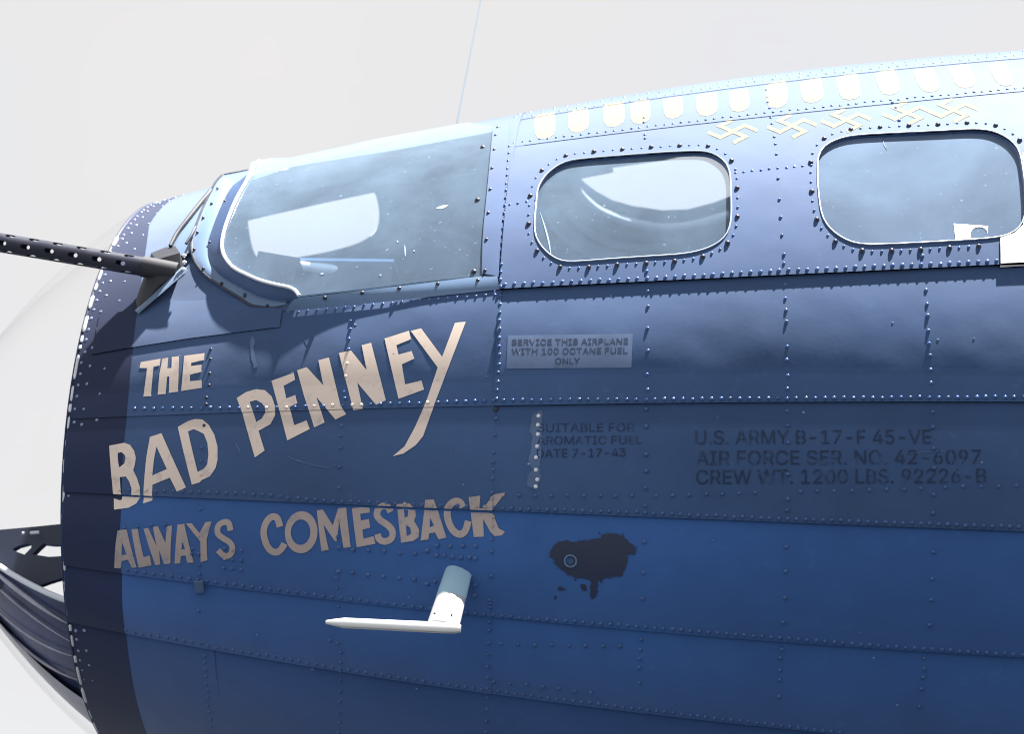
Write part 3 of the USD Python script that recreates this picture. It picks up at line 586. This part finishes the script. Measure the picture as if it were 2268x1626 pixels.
def text_poly(text, w, h, stencil=False):
    m = meshkit.text_mesh(text, 1.0, .01, bold=False); zt = m.vertices[:, 2].max(); f = m.faces[(np.abs(m.vertices[m.faces][:, :, 2] - zt) < 1e-6).all(1)]
    P = unary_union([Polygon(m.vertices[t][:, :2]).buffer(1e-4) for t in f]).simplify(.01)
    x0, y0, x1, y1 = P.bounds; P = affinity.affine_transform(P, [w / (x1 - x0), 0, 0, h, -x0 * w / (x1 - x0), 0])
    if stencil:
        out = []
        for gm in getattr(P, 'geoms', [P]):
            if gm.interiors or gm.bounds[2] - gm.bounds[0] > .45 * h:
                cx = (gm.bounds[0] + gm.bounds[2]) / 2; bw = .055 * h
                if gm.interiors: gm = gm.difference(sbox(cx - bw, -h, cx + bw, 2 * h))
            out.append(gm)
        P = unary_union(out)
    return P
def text_on(text, a, b, h, m, name, stencil=False, lift=.0005, worn=0.0):
    a, b = np.asarray(a, float), np.asarray(b, float); w = np.linalg.norm(b - a); ex = (b - a) / w; ey = np.array([ex[1], -ex[0]])
    P = text_poly(text, w, h, stencil); mb = MB(); polys = []
    for gm in getattr(P, 'geoms', [P]):
        if gm.geom_type != 'Polygon' or gm.area < .3: continue
        q = pxpoly(a + np.array(gm.exterior.coords)[:-1, :1] * ex + np.array(gm.exterior.coords)[:-1, 1:2] * ey, step=6)
        for i in gm.interiors: q = q.difference(pxpoly(a + np.array(i.coords)[:-1, :1] * ex + np.array(i.coords)[:-1, 1:2] * ey, step=6))
        polys.append(q)
    decal(mb, unary_union(polys), lift, .02, .0003); return mb.build(name, m, PLANE)
ZF, ZG = (.23145, 1083.8, 722.6), (.3358, 1505.4, 903.2)
zf = lambda x, y: (x * ZF[0] + ZF[1], y * ZF[0] + ZF[2]); zg = lambda x, y: (x * ZG[0] + ZG[1], y * ZG[0] + ZG[2])
pl = pxpoly([zf(175, 100), zf(1370, 85), zf(1355, 408), zf(163, 418)]); decal(MB(), pl, .0005, .03, .0004).build('placard', PLACARD, PLANE)
text_on('SERVICE THIS AIRPLANE', zf(215, 193), zf(1325, 180), 55 * ZF[0], STENCIL, 'placard_text', lift=.00075)
text_on('WITH 100 OCTANE FUEL', zf(215, 280), zf(1320, 272), 57 * ZF[0], STENCIL, 'placard_text', lift=.00075); text_on('ONLY', zf(630, 373), zf(865, 370), 56 * ZF[0], STENCIL, 'placard_text', lift=.00075)
text_on('SUITABLE FOR', zf(455, 1015), zf(1385, 1010), 78 * ZF[0], STENCIL, 'stencil_text', True); text_on('AROMATIC FUEL', zf(455, 1138), zf(1455, 1130), 78 * ZF[0], STENCIL, 'stencil_text', True); text_on('DATE 7-17-43', zf(455, 1262), zf(1300, 1250), 78 * ZF[0], STENCIL, 'stencil_text', True)
text_on('U.S. ARMY B-17-F 45-VE', zg(100, 245), zg(1650, 240), 92 * ZG[0], STENCIL, 'stencil_text', True); text_on('AIR FORCE SER. NO. 42-6097', zg(105, 380), zg(1975, 372), 92 * ZG[0], STENCIL, 'stencil_text', True)
text_on('CREW WT. 1200 LBS. 92226-B', zg(105, 505), zg(2010, 495), 92 * ZG[0], STENCIL, 'stencil_text', True)
# strip of rubbed paint along a rivet line beside the stencil
rough_ = lambda pts, s: np.asarray(pts, float) + RNG.normal(0, s, (len(pts), 2))
decal(MB(), pxpoly([zf(*q) for q in rough_(dens([(510,800),(500,900),(505,1000),(490,1150),(485,1300),(490,1480),(430,1560),(365,1530),(360,1430),(410,1380),(380,1290),(400,1180),(400,1040),(390,930),(400,860),(450,820)], 30, True), 6)]), .0004, .03, .0003).build('rubbed_paint', SCUFF, PLANE)
for x_, y_ in ((470,862),(465,950),(465,1040),(458,1155),(448,1260),(447,1378),(460,1470),(445,1535)):
    c = cast([zf(x_, y_)])[0]; n = raw(*c, 1.0) - raw(*c, 0.0); MB().add(*dome(raw(*c, skin_off(*c)), n, .0042, .0028)).build('screw', RIM, PLANE)

# bomb marks and victory marks on the window row
BZ = (.2655, 1053.7, 150.5); CZ = (.2695, 1655.8, 75.3)
bombs = [(BZ, 575, 490, 160, 205, 0), (BZ, 855, 445, 160, 185, 0), (BZ, 1150, 395, 165, 195, 5), (BZ, 1370, 372, 155, 190, 5), (BZ, 1645, 335, 150, 175, 8), (BZ, 1925, 308, 165, 185, 10), (BZ, 2195, 275, 155, 180, 10),
         (CZ, 235, 505, 165, 205, 12), (CZ, 525, 470, 170, 190, 20), (CZ, 830, 440, 170, 200, 40), (CZ, 1150, 402, 160, 195, 55), (CZ, 1475, 385, 160, 185, 75), (CZ, 1765, 350, 165, 185, 75), (CZ, 2085, 335, 140, 185, 90)]
for z, cx, cyy, w, h, sk in bombs:
    pts = []
    for u_, v_ in [(-.5, -.42), (-.2, -.5), (.45, -.52), (.5, -.2), (.5, .2), (.42, .38), (.2, .5), (-.1, .52), (-.35, .45), (-.48, .25), (-.5, 0)]:
        pts.append((cx + u_ * w * 1.08 + v_ * sk, cyy + v_ * h - u_ * w * .12))
    decal(MB(), pxpoly(np.asarray(pts) * z[0] + z[1:], step=8), .0005, .03, .0004).build('bomb_mark', MARKING, PLANE)
for cx, cyy in ((1622, 293), (1753, 281), (1873, 268), (2008, 252), (2110, 246)):
    a_, b_ = np.array([27, -14.0]), np.array([28, 12.5]); c_ = np.array([cx, cyy])
    L_ = [LineString([c_ + a_ + b_, c_ + a_, c_ - a_, c_ - a_ - b_]), LineString([c_ + b_ - a_, c_ + b_, c_ - b_, c_ - b_ + a_])]
    q = unary_union([l.buffer(4.0, cap_style=2, join_style=2) for l in L_])
    P = pxpoly(np.array(q.exterior.coords)[:-1], step=6)
    for i in q.interiors: P = P.difference(pxpoly(np.array(i.coords)[:-1], step=6))
    decal(MB(), P, .0005, .03, .0004).build('victory_mark', MARKING, PLANE)

# dark touch-up patch with a run, and the drain fitting in it
PZ = (.2777, 1091.4, 1091.4)
pp = np.array([(480,420),(510,395),(540,383),(600,375),(630,392),(660,390),(700,382),(760,375),(810,365),(860,355),(865,335),(950,318),(1040,345),(1080,390),(1120,410),(1140,460),(1125,495),(1100,475),(1080,470),(1072,500),(1070,540),(1045,620),(1020,655),(960,660),(900,665),(860,700),(838,690),(832,790),(800,832),(775,820),(780,690),(720,670),(650,660),(580,630),(510,570),(480,510),(455,510),(462,460)], float)
q = dens(pp, 9, True); q = q + RNG.normal(0, 4.5, q.shape)
P = pxpoly(q * PZ[0] + PZ[1:], step=20)
for s_ in ([(700,715),(740,720),(750,760),(725,775),(700,745)], [(520,740),(540,735),(585,762),(525,768)], [(490,815),(510,808),(505,835),(490,838)], [(650,670),(665,668),(662,690),(652,690)]):
    P = P.union(pxpoly(np.asarray(s_, float) * PZ[0] + PZ[1:], step=8))
pe = Polygon(pp)
for _ in range(70):                         # spatter round the edge of the brushed paint
    d_ = RNG.uniform(0, pe.exterior.length); e_ = np.array(pe.exterior.interpolate(d_).coords[0]) + RNG.normal(0, 13, 2); w_ = RNG.uniform(2.5, 7); an = np.linspace(0, 6.28, 8)[:-1]
    P = P.union(pxpoly((e_ + np.stack([np.cos(an), np.sin(an) * RNG.uniform(.5, 1.6)], -1) * w_) * PZ[0] + PZ[1:], step=20))
decal(MB(), P, .0005, .02, .0003).build('touch_up_patch', PATCH, PLANE)
c = cast([np.array((620, 535)) * PZ[0] + PZ[1:]])[0]; ctr = raw(*c, skin_off(*c) + .002); nrm = raw(*c, 1.0) - raw(*c, 0.0); a1 = np.cross(nrm, [1, 0, 0]); a1 /= np.linalg.norm(a1); a2 = np.cross(nrm, a1)
th_ = np.linspace(0, 2 * np.pi, 29); mb = MB(); mb.tri(tube(ctr + .0098 * (np.cos(th_)[:, None] * a1 + np.sin(th_)[:, None] * a2), .0016, 8, False)); fit = mb.build('drain_fitting', SKIN_LIGHT, PLANE)
MB().add(*dome(ctr - nrm * .0015, nrm, .0088, .0012, 20)).build('plug', SKIN, fit)
# scuffs and chips
for pts, w in (([(560, 752), (558, 780), (566, 812)], 9), ([(660, 1020), (690, 1030), (730, 1037)], 2.2), ([(640, 1012), (665, 1024)], 1.6), ([(742, 1028), (748, 1034)], 1.8), ([(1000, 994), (1002, 1002)], 2), ([(675, 755), (681, 765)], 1.6), ([(525, 985), (534, 1002)], 2.5), ([(2008, 1005), (2090, 1000)], 1.2), ([(1350, 655), (1352, 657)], 3), ([(1576, 1196), (1579, 1197)], 3.5), ([(1586, 924), (1589, 926)], 3)):
    q = LineString(smooth_open(pts, 14)).buffer(w / 2).exterior.coords; q = np.array(q)[:-1]; q = q + RNG.normal(0, w * .12, q.shape)
    decal(MB(), pxpoly(q, step=8), .0005, .03, .0003).build('paint_scuff', SCUFF, PLANE)
for px, py in ((560, 668), (840, 645), (1000, 628), (905, 638)):
    pass

# small bracket on the lap joint and white plate at the aft window
c = cast([(445, 1300), (434, 1284), (452, 1284), (435, 1308), (453, 1308)])
mb = MB(); q = raw(c[1:, 0], c[1:, 1], .002); o_ = raw(c[1:, 0], c[1:, 1], .014)
mb.tri(trimesh.Trimesh(np.vstack([q, o_]), [[4,5,7],[4,7,6],[0,1,5],[0,5,4],[2,6,7],[2,7,3],[0,4,6],[0,6,2],[1,3,7],[1,7,5]], process=False), False); mb.build('lock_bracket', SKIN, PLANE)
wz = (.3472, 1589.6, 75.3)
wp = pxpoly(np.array([(1792,1322),(1880,1292),(1935,1240),(1964,1130),(1958,1000),(1934,800),(1940,778),(2200,760),(2200,1475),(1795,1496)], float) * wz[0] + wz[1:])
decal(MB(), wp, .0035, .03, .004).build('white_window_plate', WHITE, PLANE, label='white plate at the lower corner of the aft window')

# ------------------------------------------------------------------ inside the fuselage
def former(x, r_in, depth, name, m, t0, t1):
    t = np.linspace(t0, t1, 60); mb = MB(); prof_ = [(0, -.006), (0, -depth), (.03, -depth), (.03, -depth + .004), (.004, -depth + .004)]
    V = np.vstack([raw(0 * t + x + dx, t, do) for dx, do in prof_]); n = 60; F = [[j * n + i, j * n + i + 1, (j + 1) * n + i + 1, (j + 1) * n + i] for j in range(len(prof_) - 1) for i in range(n - 1)]
    mb.add(V, np.array(F)); return mb.build(name, m, PLANE)
for x in (2.35,): former(x, 0, .05, 'fuselage_former', INSIDE, -2.6, -.1)
def inrow(pts, sc, ox, oy, off, far=True):
    P = smooth_open(np.asarray(pts, float) * sc + (ox, oy), 40); c = cast(P, 0, far); return raw(c[:, 0], c[:, 1], off)
mb = MB(); mb.tri(tube(inrow([(735,560),(800,650),(900,735),(1050,800),(1200,840),(1370,875),(1600,850),(1860,770)], .3011, 1053.7, 225.8, -.03), .012, 10)); mb.build('opening_flange', HOOP, PLANE)
mb = MB(); mb.tri(tube(inrow([(560,700),(640,850),(780,960),(950,1050),(1150,1090),(1400,1090),(1860,1000)], .3011, 1053.7, 225.8, -.05), .020, 10)); mb.build('hoop', HOOP, PLANE)
mb = MB(); mb.tri(tube(inrow([(690,720),(800,860),(950,950),(1150,1000),(1400,990)], .3011, 1053.7, 225.8, -.04), .011, 8)); mb.build('hoop', HOOP, PLANE)
bh = MB(); t = np.linspace(0, 2 * np.pi, 49)[:-1]; V = np.vstack([[[2.75, 0, ZC]], raw(0 * t + 2.75, t, -.004)]); bh.add(V, [[0, 1 + i, 1 + (i + 1) % 48] for i in range(48)]); bh.build('bulkhead', INSIDE, PLANE)
fl = MB(); xs = np.linspace(.02, 2.74, 12); zf_ = ZC - .42; w = np.sqrt(np.maximum((radius(xs) - .01) ** 2 - .42 ** 2, .01)); V = np.vstack([np.stack([xs, -w, 0 * xs + zf_], -1), np.stack([xs, w, 0 * xs + zf_], -1)]); fl.add(V, [[i, i + 1, 12 + i + 1, 12 + i] for i in range(11)]); fl.build('cabin_floor', INDARK, PLANE)

def at_depth(px, y):
    d = ray([px])[0]; return EYE + d * ((y - EYE[1]) / d[1])
def slab(mb, pxs, y, thick, holes=()):
    """A flat plate standing in the plane at distance y, given by its outline in the photograph."""
    o = np.array([at_depth(p, y)[[0, 2]] for p in pxs]); P = Polygon(o).buffer(0)
    for h in holes: P = P.difference(Polygon([at_depth(p, y)[[0, 2]] for p in h]))
    for gm in getattr(P, 'geoms', [P]):
        m = trimesh.creation.extrude_polygon(gm, thick, engine='earcut'); v = m.vertices.copy(); m.vertices = np.stack([v[:, 0], y + v[:, 2], v[:, 1]], -1); mb.tri(m, 20)
    return mb
NZ = lambda pts: [(x * .3287, y * .3287 + 1091.4) for x, y in pts]
# sight bracket and floor inside the clear nose
slab(MB(), NZ([(-260,275),(0,250),(250,228),(470,205),(470,560),(330,602),(240,635),(243,690),(225,735),(180,725),(95,690),(60,640),(-260,640)]), -.30, .02, [NZ([(83,382),(120,360),(185,343),(213,350),(210,372),(165,418),(120,402)]), NZ([(216,416),(262,370),(292,343),(350,350),(475,348),(475,425),(330,433)])]).build('sight_bracket', INDARK, PLANE)
mb = MB(); mb.tri(tube([at_depth(p, -.32) for p in NZ([(150,272),(165,275)])], .003, 8)); mb.tri(tube([at_depth(p, -.32) for p in NZ([(205,272),(265,268)])], .0035, 8)); mb.build('bracket_pin', RIM, PLANE)
dk = MB(); zz_ = -.33; xs = np.linspace(0, .9, 16)
def deck_shell(th0, th1, sc, n=24, m=14):
    xs = np.linspace(0.0, .80, m); t = np.linspace(th0, th1, n); r = .628 * (1 - xs ** 1.2) ** .75 * sc
    V = np.stack([np.repeat(-Lc * xs - .004, n), -np.outer(r, np.sin(t)).ravel(), ZC + np.outer(r, np.cos(t)).ravel()], -1)
    return V, np.array([[j * n + i, j * n + i + 1, (j + 1) * n + i + 1, (j + 1) * n + i] for j in range(m - 1) for i in range(n - 1)])
dk.add(*deck_shell(2.28, 4.0, .93)); dk.build('nose_floor', NOSEFLOOR, PLANE)
V, _ = deck_shell(2.28, 4.0, .93); mb = MB(); mb.tri(tube(V[0::24], .006, 8)); mb.build('floor_highlight', RIM, PLANE)  # bright tube drawn in place of a reflected band
V, F_ = deck_shell(2.72, 3.56, .955); MB().add(V, F_).build('nose_fade', NOSE_FADE, PLANE)  # shell added to paint the pale fading reflection
for ta, tb, sc_, r_ in ((2.36, 2.30, .945, .005), (2.50, 2.62, .945, .0028), (2.62, 2.78, .945, .0035), (2.44, 2.40, .94, .0025)):
    ss = np.linspace(.04, .5, 16); tt_ = np.linspace(ta, tb, 16); rr_ = .628 * (1 - ss ** 1.2) ** .75 * sc_
    MB().tri(tube(np.stack([-Lc * ss - .004, -rr_ * np.sin(tt_), ZC + rr_ * np.cos(tt_)], -1), np.sin(np.linspace(.2, 2.9, 16)) * r_, 8)).build('reflection_streak', NOSE_FADE, PLANE)  # tubes added as painted reflection streaks

# ------------------------------------------------------------------ pitot mast
c = cast([(1018, 1256)])[0]; base = raw(*c, -.01); yend = base[1] - .115
end = at_depth((981, 1386), yend); ax = end - base; ax /= np.linalg.norm(ax)
def airfoil(p, dirx, diry, chord, thick, n=28):
    t = np.linspace(0, 2 * np.pi, n, endpoint=False); s = np.cos(t); return p + np.outer(s * chord / 2, dirx) + np.outer(np.sin(t) * thick / 2 * (1 - .35 * s), diry)
dx = np.array([1.0, 0, 0]) - ax * ax[0]; dx /= np.linalg.norm(dx); dy = np.cross(ax, dx)
def loft(sections):
    n = len(sections[0]); V = np.vstack(sections + [[sections[0].mean(0)], [sections[-1].mean(0)]]); k = len(sections); F = [[i * n + j, i * n + (j + 1) % n, (i + 1) * n + (j + 1) % n] for i in range(k - 1) for j in range(n)] + [[i * n + j, (i + 1) * n + (j + 1) % n, (i + 1) * n + j] for i in range(k - 1) for j in range(n)]
    F += [[k * n, (j + 1) % n, j] for j in range(n)] + [[k * n + 1, (k - 1) * n + j, (k - 1) * n + (j + 1) % n] for j in range(n)]
    m = trimesh.Trimesh(V, F, process=False); m.fix_normals(); return m
Lm = np.linalg.norm(end - base)
mb = MB(); mb.tri(loft([airfoil(base + ax * Lm * s, dx, dy, .046 + .008 * s, .021) for s in np.linspace(.52, 1.0, 8)])); mast = mb.build('pitot_mast', METAL, PLANE)
mb = MB(); mb.tri(loft([airfoil(base + ax * Lm * s, dx, dy, .0466 + .0085 * s, .0222) for s in np.linspace(0, .55, 4)])); mb.build('shaded_mast_top', MAST_SHADE, mast)  # upper mast, with the hull shadow put into its colour
fw = np.array([-1.0, -.02, .015]); fw /= np.linalg.norm(fw)
Lt = (at_depth((723, 1389), yend)[0] - end[0]) / fw[0]
prof_t = [(-.030, .0062), (-.020, .0085), (0, .0092), (.5 * Lt, .0088), (.84 * Lt, .0086), (.93 * Lt, .0058), (.992 * Lt, .0034), (Lt, .0026)]
e0 = end + ax * .006
mb = MB(); mb.tri(tube([e0 + fw * s for s, _ in prof_t], [r for _, r in prof_t], 20)); mb.build('pitot_tube', METAL, mast)
for s_, o_ in ((-.30, 1), (.22, 1)):
    p = base + ax * Lm * .90 + dx * .054 * s_; MB().add(*dome(p - dy * .0105 * np.sign((dy @ (p - EYE))), -dy * np.sign(dy @ (p - EYE)), .0028, .0012)).build('mast_screw', SCREW, mast)
# base flange
mb = MB(); mb.tri(tube(airfoil(base + ax * .012, dx, dy, .056, .030)[list(range(28)) + [0]], .0022, 6, False)); mb.build('mast_flange', SKIN, PLANE)

# left wing with its inboard engine, unseen, set close to darken the skin at right
def wing_section(y, x0, chord, thick, z):
    t = np.linspace(0, 2 * np.pi, 40, endpoint=False); s_ = (1 - np.cos(t)) / 2; return np.stack([x0 + chord * s_, 0 * t + y, z + np.sign(np.sin(t)) * thick * .5 * 2.6 * (np.sqrt(s_) * .85 * (1 - s_))], -1)
MB().tri(loft([wing_section(-.7, 4.4, 5.2, .95, 2.25), wing_section(-3.4, 4.7, 4.6, .80, 2.45), wing_section(-9.0, 5.5, 3.4, .5, 2.95)])).build('wing', SKIN, PLANE)
def lathe_x(prof, cy0, cz0, n=40):
    t = np.linspace(0, 2 * np.pi, n, endpoint=False); return loft([np.stack([0 * t + x_, cy0 + r_ * np.cos(t), cz0 + r_ * np.sin(t)], -1) for x_, r_ in prof])
MB().tri(lathe_x([(3.25, .52), (3.2, .58), (3.25, .66), (3.6, .71), (4.4, .70), (5.6, .55), (6.8, .25)], -3.2, 2.45)).build('engine_nacelle', SKIN, PLANE)
hub = MB().tri(lathe_x([(2.82, .03), (2.86, .10), (3.00, .14), (3.22, .16)], -3.2, 2.45)).build('propeller_hub', INDARK, PLANE)
for k in range(3):
    a_ = math.radians(95 + 120 * k); rad = np.array([0, math.cos(a_), math.sin(a_)]); tng = np.array([0, -math.sin(a_), math.cos(a_)])
    sec = [airfoil(np.array([2.98, -3.2, 2.45]) + rad * r_, np.array([math.sin(p_), 0, 0]) + tng * math.cos(p_), np.array([math.cos(p_), 0, 0]) - tng * math.sin(p_), c_, .05, 16) for r_, c_, p_ in ((.12, .12, 1.0), (.5, .28, .8), (1.1, .30, .5), (1.55, .24, .35), (1.72, .08, .3))]
    MB().tri(loft(sec)).build('propeller_blade', INDARK, PLANE)

# whip aerial on the nose roof
p0 = raw(cast([(1012, 285)])[0, 0], .12, 0); p1 = at_depth((1076, -60), p0[1] + .02); p0 = at_depth((1012, 272), p0[1])
mb = MB(); mb.tri(tube([p0, p0 * .5 + p1 * .5, p1], [.0016, .0012, .001], 6)); mb.build('whip_aerial', INLIGHT, PLANE)

# ------------------------------------------------------------------ machine gun at the cheek window
GUN = thing('machine_gun', 'dark perforated machine gun barrel pointing forward from the cheek window', 'machine gun')
gm0 = at_depth((372, 600), -.66); gm1 = at_depth((-150, 512), -.70); gd = gm1 - gm0; Lg = np.linalg.norm(gd); gd /= Lg
import manifold3d as m3
def cyl(r, h, n=40): return m3.Manifold.cylinder(h, r, r, n)
jr = .0188; jacket = cyl(jr, Lg + .02) - cyl(jr - .0028, Lg + .06).translate([0, 0, -.02])
view = (gm0 * .5 + gm1 * .5) - EYE; view -= gd * (view @ gd); view /= np.linalg.norm(view); side = np.cross(gd, view)
for k in range(3):
    ang = k * 60
    for j in range(int(Lg / .047)):
        z0 = .03 + j * .047 + (.012 if k == 0 else 0)
        hole = m3.Manifold.hull(cyl(.0056, .08, 14).rotate([90, 0, 0]).translate([0, .04, -.0042]) + cyl(.0056, .08, 14).rotate([90, 0, 0]).translate([0, .04, .0042])).scale([.8, 1, 1])
        jacket = jacket - hole.rotate([0, 0, ang]).translate([0, 0, z0])
v, f, _ = meshkit.arrays(jacket, False); v = gm0 + v[:, :1] * side - v[:, 1:2] * view + v[:, 2:] * gd
mm = trimesh.Trimesh(v, f, process=True); mm.fix_normals(); MB().tri(mm, 40).build('barrel_jacket', GUNMETAL, GUN)
MB().tri(tube([gm0 - gd * .02, gm0 + gd * .05], .0205, 20)).build('mount_collar', RUBBER, GUN)
# receiver inside the window
def obox(c, ax_, ay_, az_, sx, sy, sz):
    b = trimesh.creation.box((sx, sy, sz)); v = b.vertices @ np.stack([ax_, ay_, az_]); return trimesh.Trimesh(c + v, b.faces, process=False)
zdir = np.cross(side, gd) if False else np.cross(gd, side)
upv = np.array([0, 0, 1.0]) - gd * gd[2]; upv /= np.linalg.norm(upv); sv = np.cross(gd, upv)
MB().tri(obox(at_depth((616, 605), -.52), gd, sv, upv, .085, .07, .052), False).build('receiver', GUNMETAL, GUN)
MB().tri(tube([at_depth((600, 583), -.50), at_depth((720, 596), -.46), at_depth((855, 612), -.40)], [.010, .012, .012], 12)).build('buffer_tube', RIM, GUN)
MB().tri(tube([at_depth((735, 590), -.42), at_depth((820, 590), -.40), at_depth((905, 604), -.38)], [.004, .014, .010], 12)).build('grip', RUBBER, GUN)
# boot that closes the gap round the gun
bp = [(330, 650), (345, 560), (380, 545), (402, 553), (408, 592), (360, 640), (306, 690), (300, 668)]
b_near = np.array([at_depth(p, -.655 + .0) for p in bp]); cc = cast(bp, .02); b_far = raw(cc[:, 0], cc[:, 1], -.02)
hull = trimesh.convex.convex_hull(np.vstack([np.array([at_depth(p, -.672) for p in [(345, 575), (352, 632), (400, 600), (398, 560)]]), onskin([(306, 688), (300, 668), (335, 560), (385, 540), (408, 585)], .006)]))
MB().tri(hull, 25).build('gun_boot', RUBBER, GUN)
for p in ((408, 566), (408, 581), (408, 597)):
    q = at_depth(p, -.685); MB().add(*dome(q, np.array([-.2, -.9, .3]), .0045, .004)).build('boot_bolt', METAL, GUN)

# ammunition box seen low in the cheek window, white box with a dark dial in the aft window
BOX = thing('ammunition_box', 'dark ammunition box low inside the cheek window', 'box')
q = at_depth((760, 640), -.40); MB().tri(obox(q, np.array([1.0, 0, 0]), np.array([0, 1.0, 0]), np.array([0, 0, 1.0]), .22, .12, .07), False).build('box_body', INDARK, BOX)
MB().tri(obox(q + [0, 0, .0385], np.array([1.0, 0, 0]), np.array([0, 1.0, 0]), np.array([0, 0, 1.0]), .226, .126, .006), False).build('lid', INSIDE, BOX)
iz = lambda x, y: (x * .3472 + 1589.6, y * .3472 + 75.3)
# white sheet standing in for the box inside, scratches and streaks on the glazing
q = pxpoly([iz(1505, 1200), iz(1725, 1216), iz(1722, 1322), iz(1520, 1330)], step=6).difference(pxpoly([iz(1668 + 56 * math.cos(a_), 1272 + 50 * math.sin(a_)) for a_ in np.linspace(0, 6.283, 24, endpoint=False)], step=6))
mb = MB(); sheet(mb, q, const(-.0034), .03, .0003); mb.build('white_stand_in', WHITE, PLANE, label='white sheet on the aft pane standing in for a sunlit box inside')
z2 = lambda x, y: (x * .3319 + 451.6, y * .3319 + 225.8); z3 = lambda x, y: (x * .3011 + 1053.7, y * .3011 + 225.8)
def scratch(pts, w, offf, m, taper=True):
    L_ = smooth_open(pts, 24); t_ = np.gradient(L_, axis=0); n_ = np.stack([-t_[:, 1], t_[:, 0]], -1); n_ /= np.linalg.norm(n_, axis=1, keepdims=True); ww = w / 2 * (np.sin(np.linspace(.15, math.pi - .15, 24)) if taper else np.ones(24))[:, None]
    P_ = np.vstack([L_ + n_ * ww, (L_ - n_ * ww)[::-1]]); mb = MB()
    c_ = cast_b(P_) if offf is None else cast(P_); q_ = Polygon(np.stack([c_[:, 0], c_[:, 1] * RS], -1)).buffer(0)
    sheet(mb, q_, (lambda x, th: bulge(np.asarray(x)) + .0007) if offf is None else const(offf), .03, .0003); mb.build('pane_scratch', m, PLANE)
for p_, w_ in (([z2(1548, 712), z2(1590, 703), z2(1628, 690)], 7), ([z2(1338, 955), z2(1344, 1000), z2(1342, 1035)], 3.5), ([z2(1290, 925), z2(1293, 940)], 4), ([z2(775, 1150), z2(800, 1146)], 4), ([z2(1170, 1155), z2(1185, 1160)], 4), ([z2(1400, 990), z2(1404, 1000)], 4), ([z2(1020, 1100), z2(1024, 1108)], 3)):
    scratch(p_, w_, None, STREAK)
for p_, w_ in (([z3(470, 800), z3(505, 900), z3(540, 1030), z3(556, 1160)], 3.5),):
    scratch(p_, w_, -.0034, STREAK)
scratch([iz(1055, 652), iz(1058, 690), iz(1080, 728)], 2.6, -.0032, STENCIL)
for k in range(26):                         # small chips in the paint
    px_ = (RNG.uniform(340, 2240), RNG.uniform(700, 1560)); an = np.linspace(0, 6.28, 7)[:-1]; w_ = RNG.uniform(1.0, 2.6)
    decal(MB(), pxpoly(np.array(px_) + np.stack([np.cos(an) * RNG.uniform(.7, 1.8, 6), np.sin(an) * RNG.uniform(.5, 1.2, 6)], -1) * w_, step=20), .0006, .03, .0004).build('paint_chip', CHIP, PLANE)
